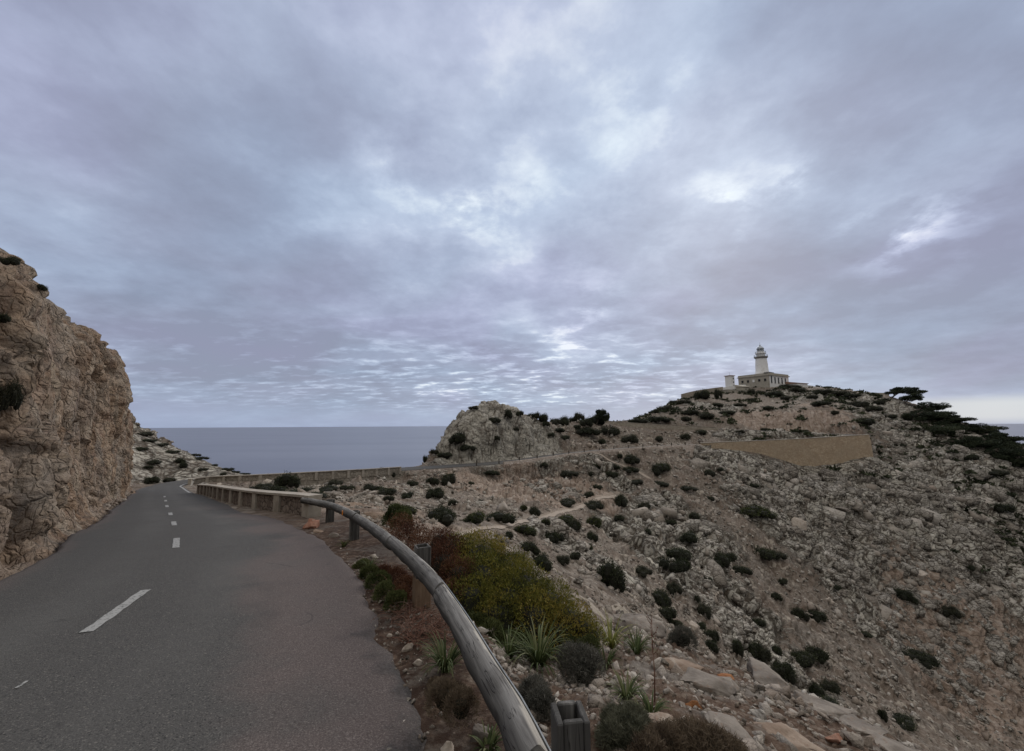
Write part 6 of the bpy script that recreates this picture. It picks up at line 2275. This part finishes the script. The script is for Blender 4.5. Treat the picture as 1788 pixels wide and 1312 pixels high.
bush("spreading_bush", "large mossy olive bush spreading down the bank behind the rail", "bush",
     [(812, 967, 6.5, 0.276), (840, 984, 6.3, 0.36), (880, 1010, 6.1, 0.36), (840, 1022, 5.8, 0.36), (915, 1040, 5.8, 0.36), (885, 1062, 5.5, 0.339), (955, 1066, 5.6, 0.318), (930, 1090, 5.3, 0.297), (990, 1090, 5.4, 0.254), (1018, 1104, 5.4, 0.191), (870, 1087, 5.2, 0.265), (975, 1112, 5.2, 0.212), (820, 1054, 5.4, 0.276), (1034, 1114, 5.4, 0.127), (860, 975, 6.4, 0.2), (905, 1010, 6.2, 0.18), (945, 1040, 5.9, 0.17), (985, 1072, 5.6, 0.15), (830, 1010, 6.0, 0.2)],
     ML_olive, 40000, .040, .010, 901, spiky=.8, stems=60, ragged=.22)
bush("rusty_bush", "rust red twiggy bush behind the second rail post", "bush",
     [(768, 950, 6.6, .20), (785, 965, 6.3, .22), (775, 990, 6.0, .24), (800, 1010, 5.7, .22), (760, 985, 6.2, .18), (790, 1045, 5.4, .18)],
     ML_rust, 13000, .034, .009, 902, ragged=.24, spiky=.7, stems=90)
bush("dark_bush", "dark grey-green bush at the foot of the large olive bush", "bush",
     [(852, 1118, 4.9, .17), (885, 1132, 4.8, .15), (918, 1135, 4.8, .12), (1000, 1138, 5.0, .13), (1030, 1130, 5.1, .10), (830, 1098, 5.0, .14)],
     ML_green, 15000, .035, .008, 903, spiky=.6, stems=20, core=False)
bush("small_bush", "red and green bush behind the pale smooth rock and third post", "bush",
     [(700, 925, 8.0, .22), (715, 940, 7.6, .26), (735, 953, 7.2, .2)], ML_rust, 4200, .04, .012, 904, ragged=.34, stems=70, core=False, spiky=.9)
bush("small_bush", "dark green bush on the pinkish rock behind the rail", "bush",
     [(690, 905, 9.2, .24), (702, 912, 9.0, .2)], ML_green, 5000, .045, .016, 905)
bush("heather_bush", "grey heather cushion right of the tall strap-leaved clump", "heather",
     [(1005, 1160, 4.15, .14), (1028, 1165, 4.1, .12), (1015, 1178, 4.0, .11)], ML_grey, 9000, .05, .0045, 906, spiky=.9, ragged=.22)
bush("heather_bush", "dark heather cushion left of the hollow post", "heather",
     [(930, 1215, 2.9, .085), (945, 1235, 2.75, .075)], ML_grey, 8000, .036, .003, 907, spiky=.9, ragged=.22)
bush("heather_bush", "green needle-leaved cushion right of the hollow post", "heather",
     [(1078, 1270, 2.45, .075), (1105, 1264, 2.5, .07), (1095, 1284, 2.35, .08), (1068, 1290, 2.3, .06), (1122, 1276, 2.5, .05)], ML_drab, 15000, .042, .003, 908, spiky=.9, ragged=.22)
bush("heather_bush", "wide dry brown heather along the bottom of the bank", "heather",
     [(1165, 1312, 2.2, .085), (1205, 1306, 2.25, .09), (1240, 1316, 2.2, .09), (1275, 1322, 2.2, .07), (1130, 1322, 2.1, .07)], ML_brown, 15000, .04, .003, 909, spiky=.9, ragged=.22)
bush("heather_bush", "dry brown tufted cushion under the rail beside the asphalt", "heather",
     [(775, 1222, 2.6, .085), (805, 1238, 2.5, .08), (790, 1210, 2.7, .06), (760, 1205, 2.75, .05)], ML_brown, 11000, .024, .003, 910, spiky=.6)
bush("heather_bush", "grey lilac heather tuft below the large boulder's right side", "heather",
     [(1195, 1118, 6.4, .14), (1180, 1122, 6.4, .10)], ML_grey, 4500, .04, .006, 911)
bush("creeping_plant", "low green creeping plant along the asphalt edge under the rail", "ground plant",
     [(632, 996, 6.2, .12), (645, 1010, 5.7, .13), (660, 1022, 5.3, .13), (675, 1040, 4.9, .12), (690, 1052, 4.6, .10)], ML_green, 16000, .022, .010, 912, core=False)
bush("creeping_plant", "reddish creeping plant between green creeper and second post", "ground plant",
     [(690, 1015, 5.5, .12), (708, 1030, 5.1, .12), (700, 1045, 4.8, .10), (670, 1005, 5.8, .10)], ML_rust, 8000, .022, .009, 913, ragged=.25, stems=60, core=False)


def twigs(label, spots, n, seed, L=.28):
    r = random.Random(seed)
    o0 = place_px(*spots[0])
    b = MB()
    for k in range(n):
        u_, v_ = r.choice(spots)
        p_ = place_px(u_ + r.gauss(0, 12), v_ + r.gauss(0, 8)) - o0
        az = r.uniform(0, 6.28)
        path, rd_ = [], []
        q_ = p_ + Vector((0, 0, .01))
        ns = 7
        el = r.uniform(.0, .7)
        for i in range(ns + 1):
            path.append(q_.copy())
            rd_.append(.0036 * (1 - .75 * i / ns))
            az += r.gauss(0, .45)
            el = max(-.3, el * .7 + r.gauss(0, .25))
            q_ = q_ + Vector((math.cos(az) * math.cos(el), math.sin(az) * math.cos(el), math.sin(el))) * (L * r.uniform(.7, 1.3) / ns)
        b.tube(path, rd_, 5)
    o = b.build("dead_branches", M_twig, None, True)
    o.location = o0
    tag(o, label, "dead branches")


twigs("tangle of reddish dead branches at the foot of the second rail post", [(735, 1090), (715, 1090), (760, 1095), (775, 1100), (705, 1075), (745, 1110), (720, 1120), (770, 1120)], 200, 5)
twigs("bleached dead branches in front of the rusty bush, left of the second post", [(690, 1030), (705, 1050), (715, 1020), (680, 1010), (720, 1055), (740, 1040)], 130, 6, .3)

# dry flower stalk
st0 = place_px(1143, 1226)
Ys = float((np.array(st0) - CAM) @ FW)
tp_ = Vector(P(1138, 1078, st0.y + .05)) - st0
b = MB()
b.tube([Vector((0, 0, -.03)), tp_ * .35 + Vector((.008, 0, 0)), tp_ * .7 + Vector((-.004, 0, 0)), tp_], [.0055, .0045, .0035, .002], 6)
rz_ = random.Random(8)
for k in range(11):
    t = .5 + .045 * k
    a_ = rz_.uniform(0, 6.28)
    q_ = tp_ * t
    e_ = q_ + Vector((math.cos(a_) * .06, math.sin(a_) * .06, .09)) * (1.25 - t * .7)
    b.tube([q_, (q_ + e_) / 2 + Vector((math.cos(a_), math.sin(a_), 0)) * .008, e_], [.0025, .002, .001], 4)
    b.lathe([(.001, -.004), (.005, 0), (.001, .006)], tuple(e_), 6)
sk = b.build("dry_stalk", M_twig, None, True)
sk.location = st0
tag(sk, "tall thin dry flower stalk rising from a strap-leaved clump", "dry stalk")
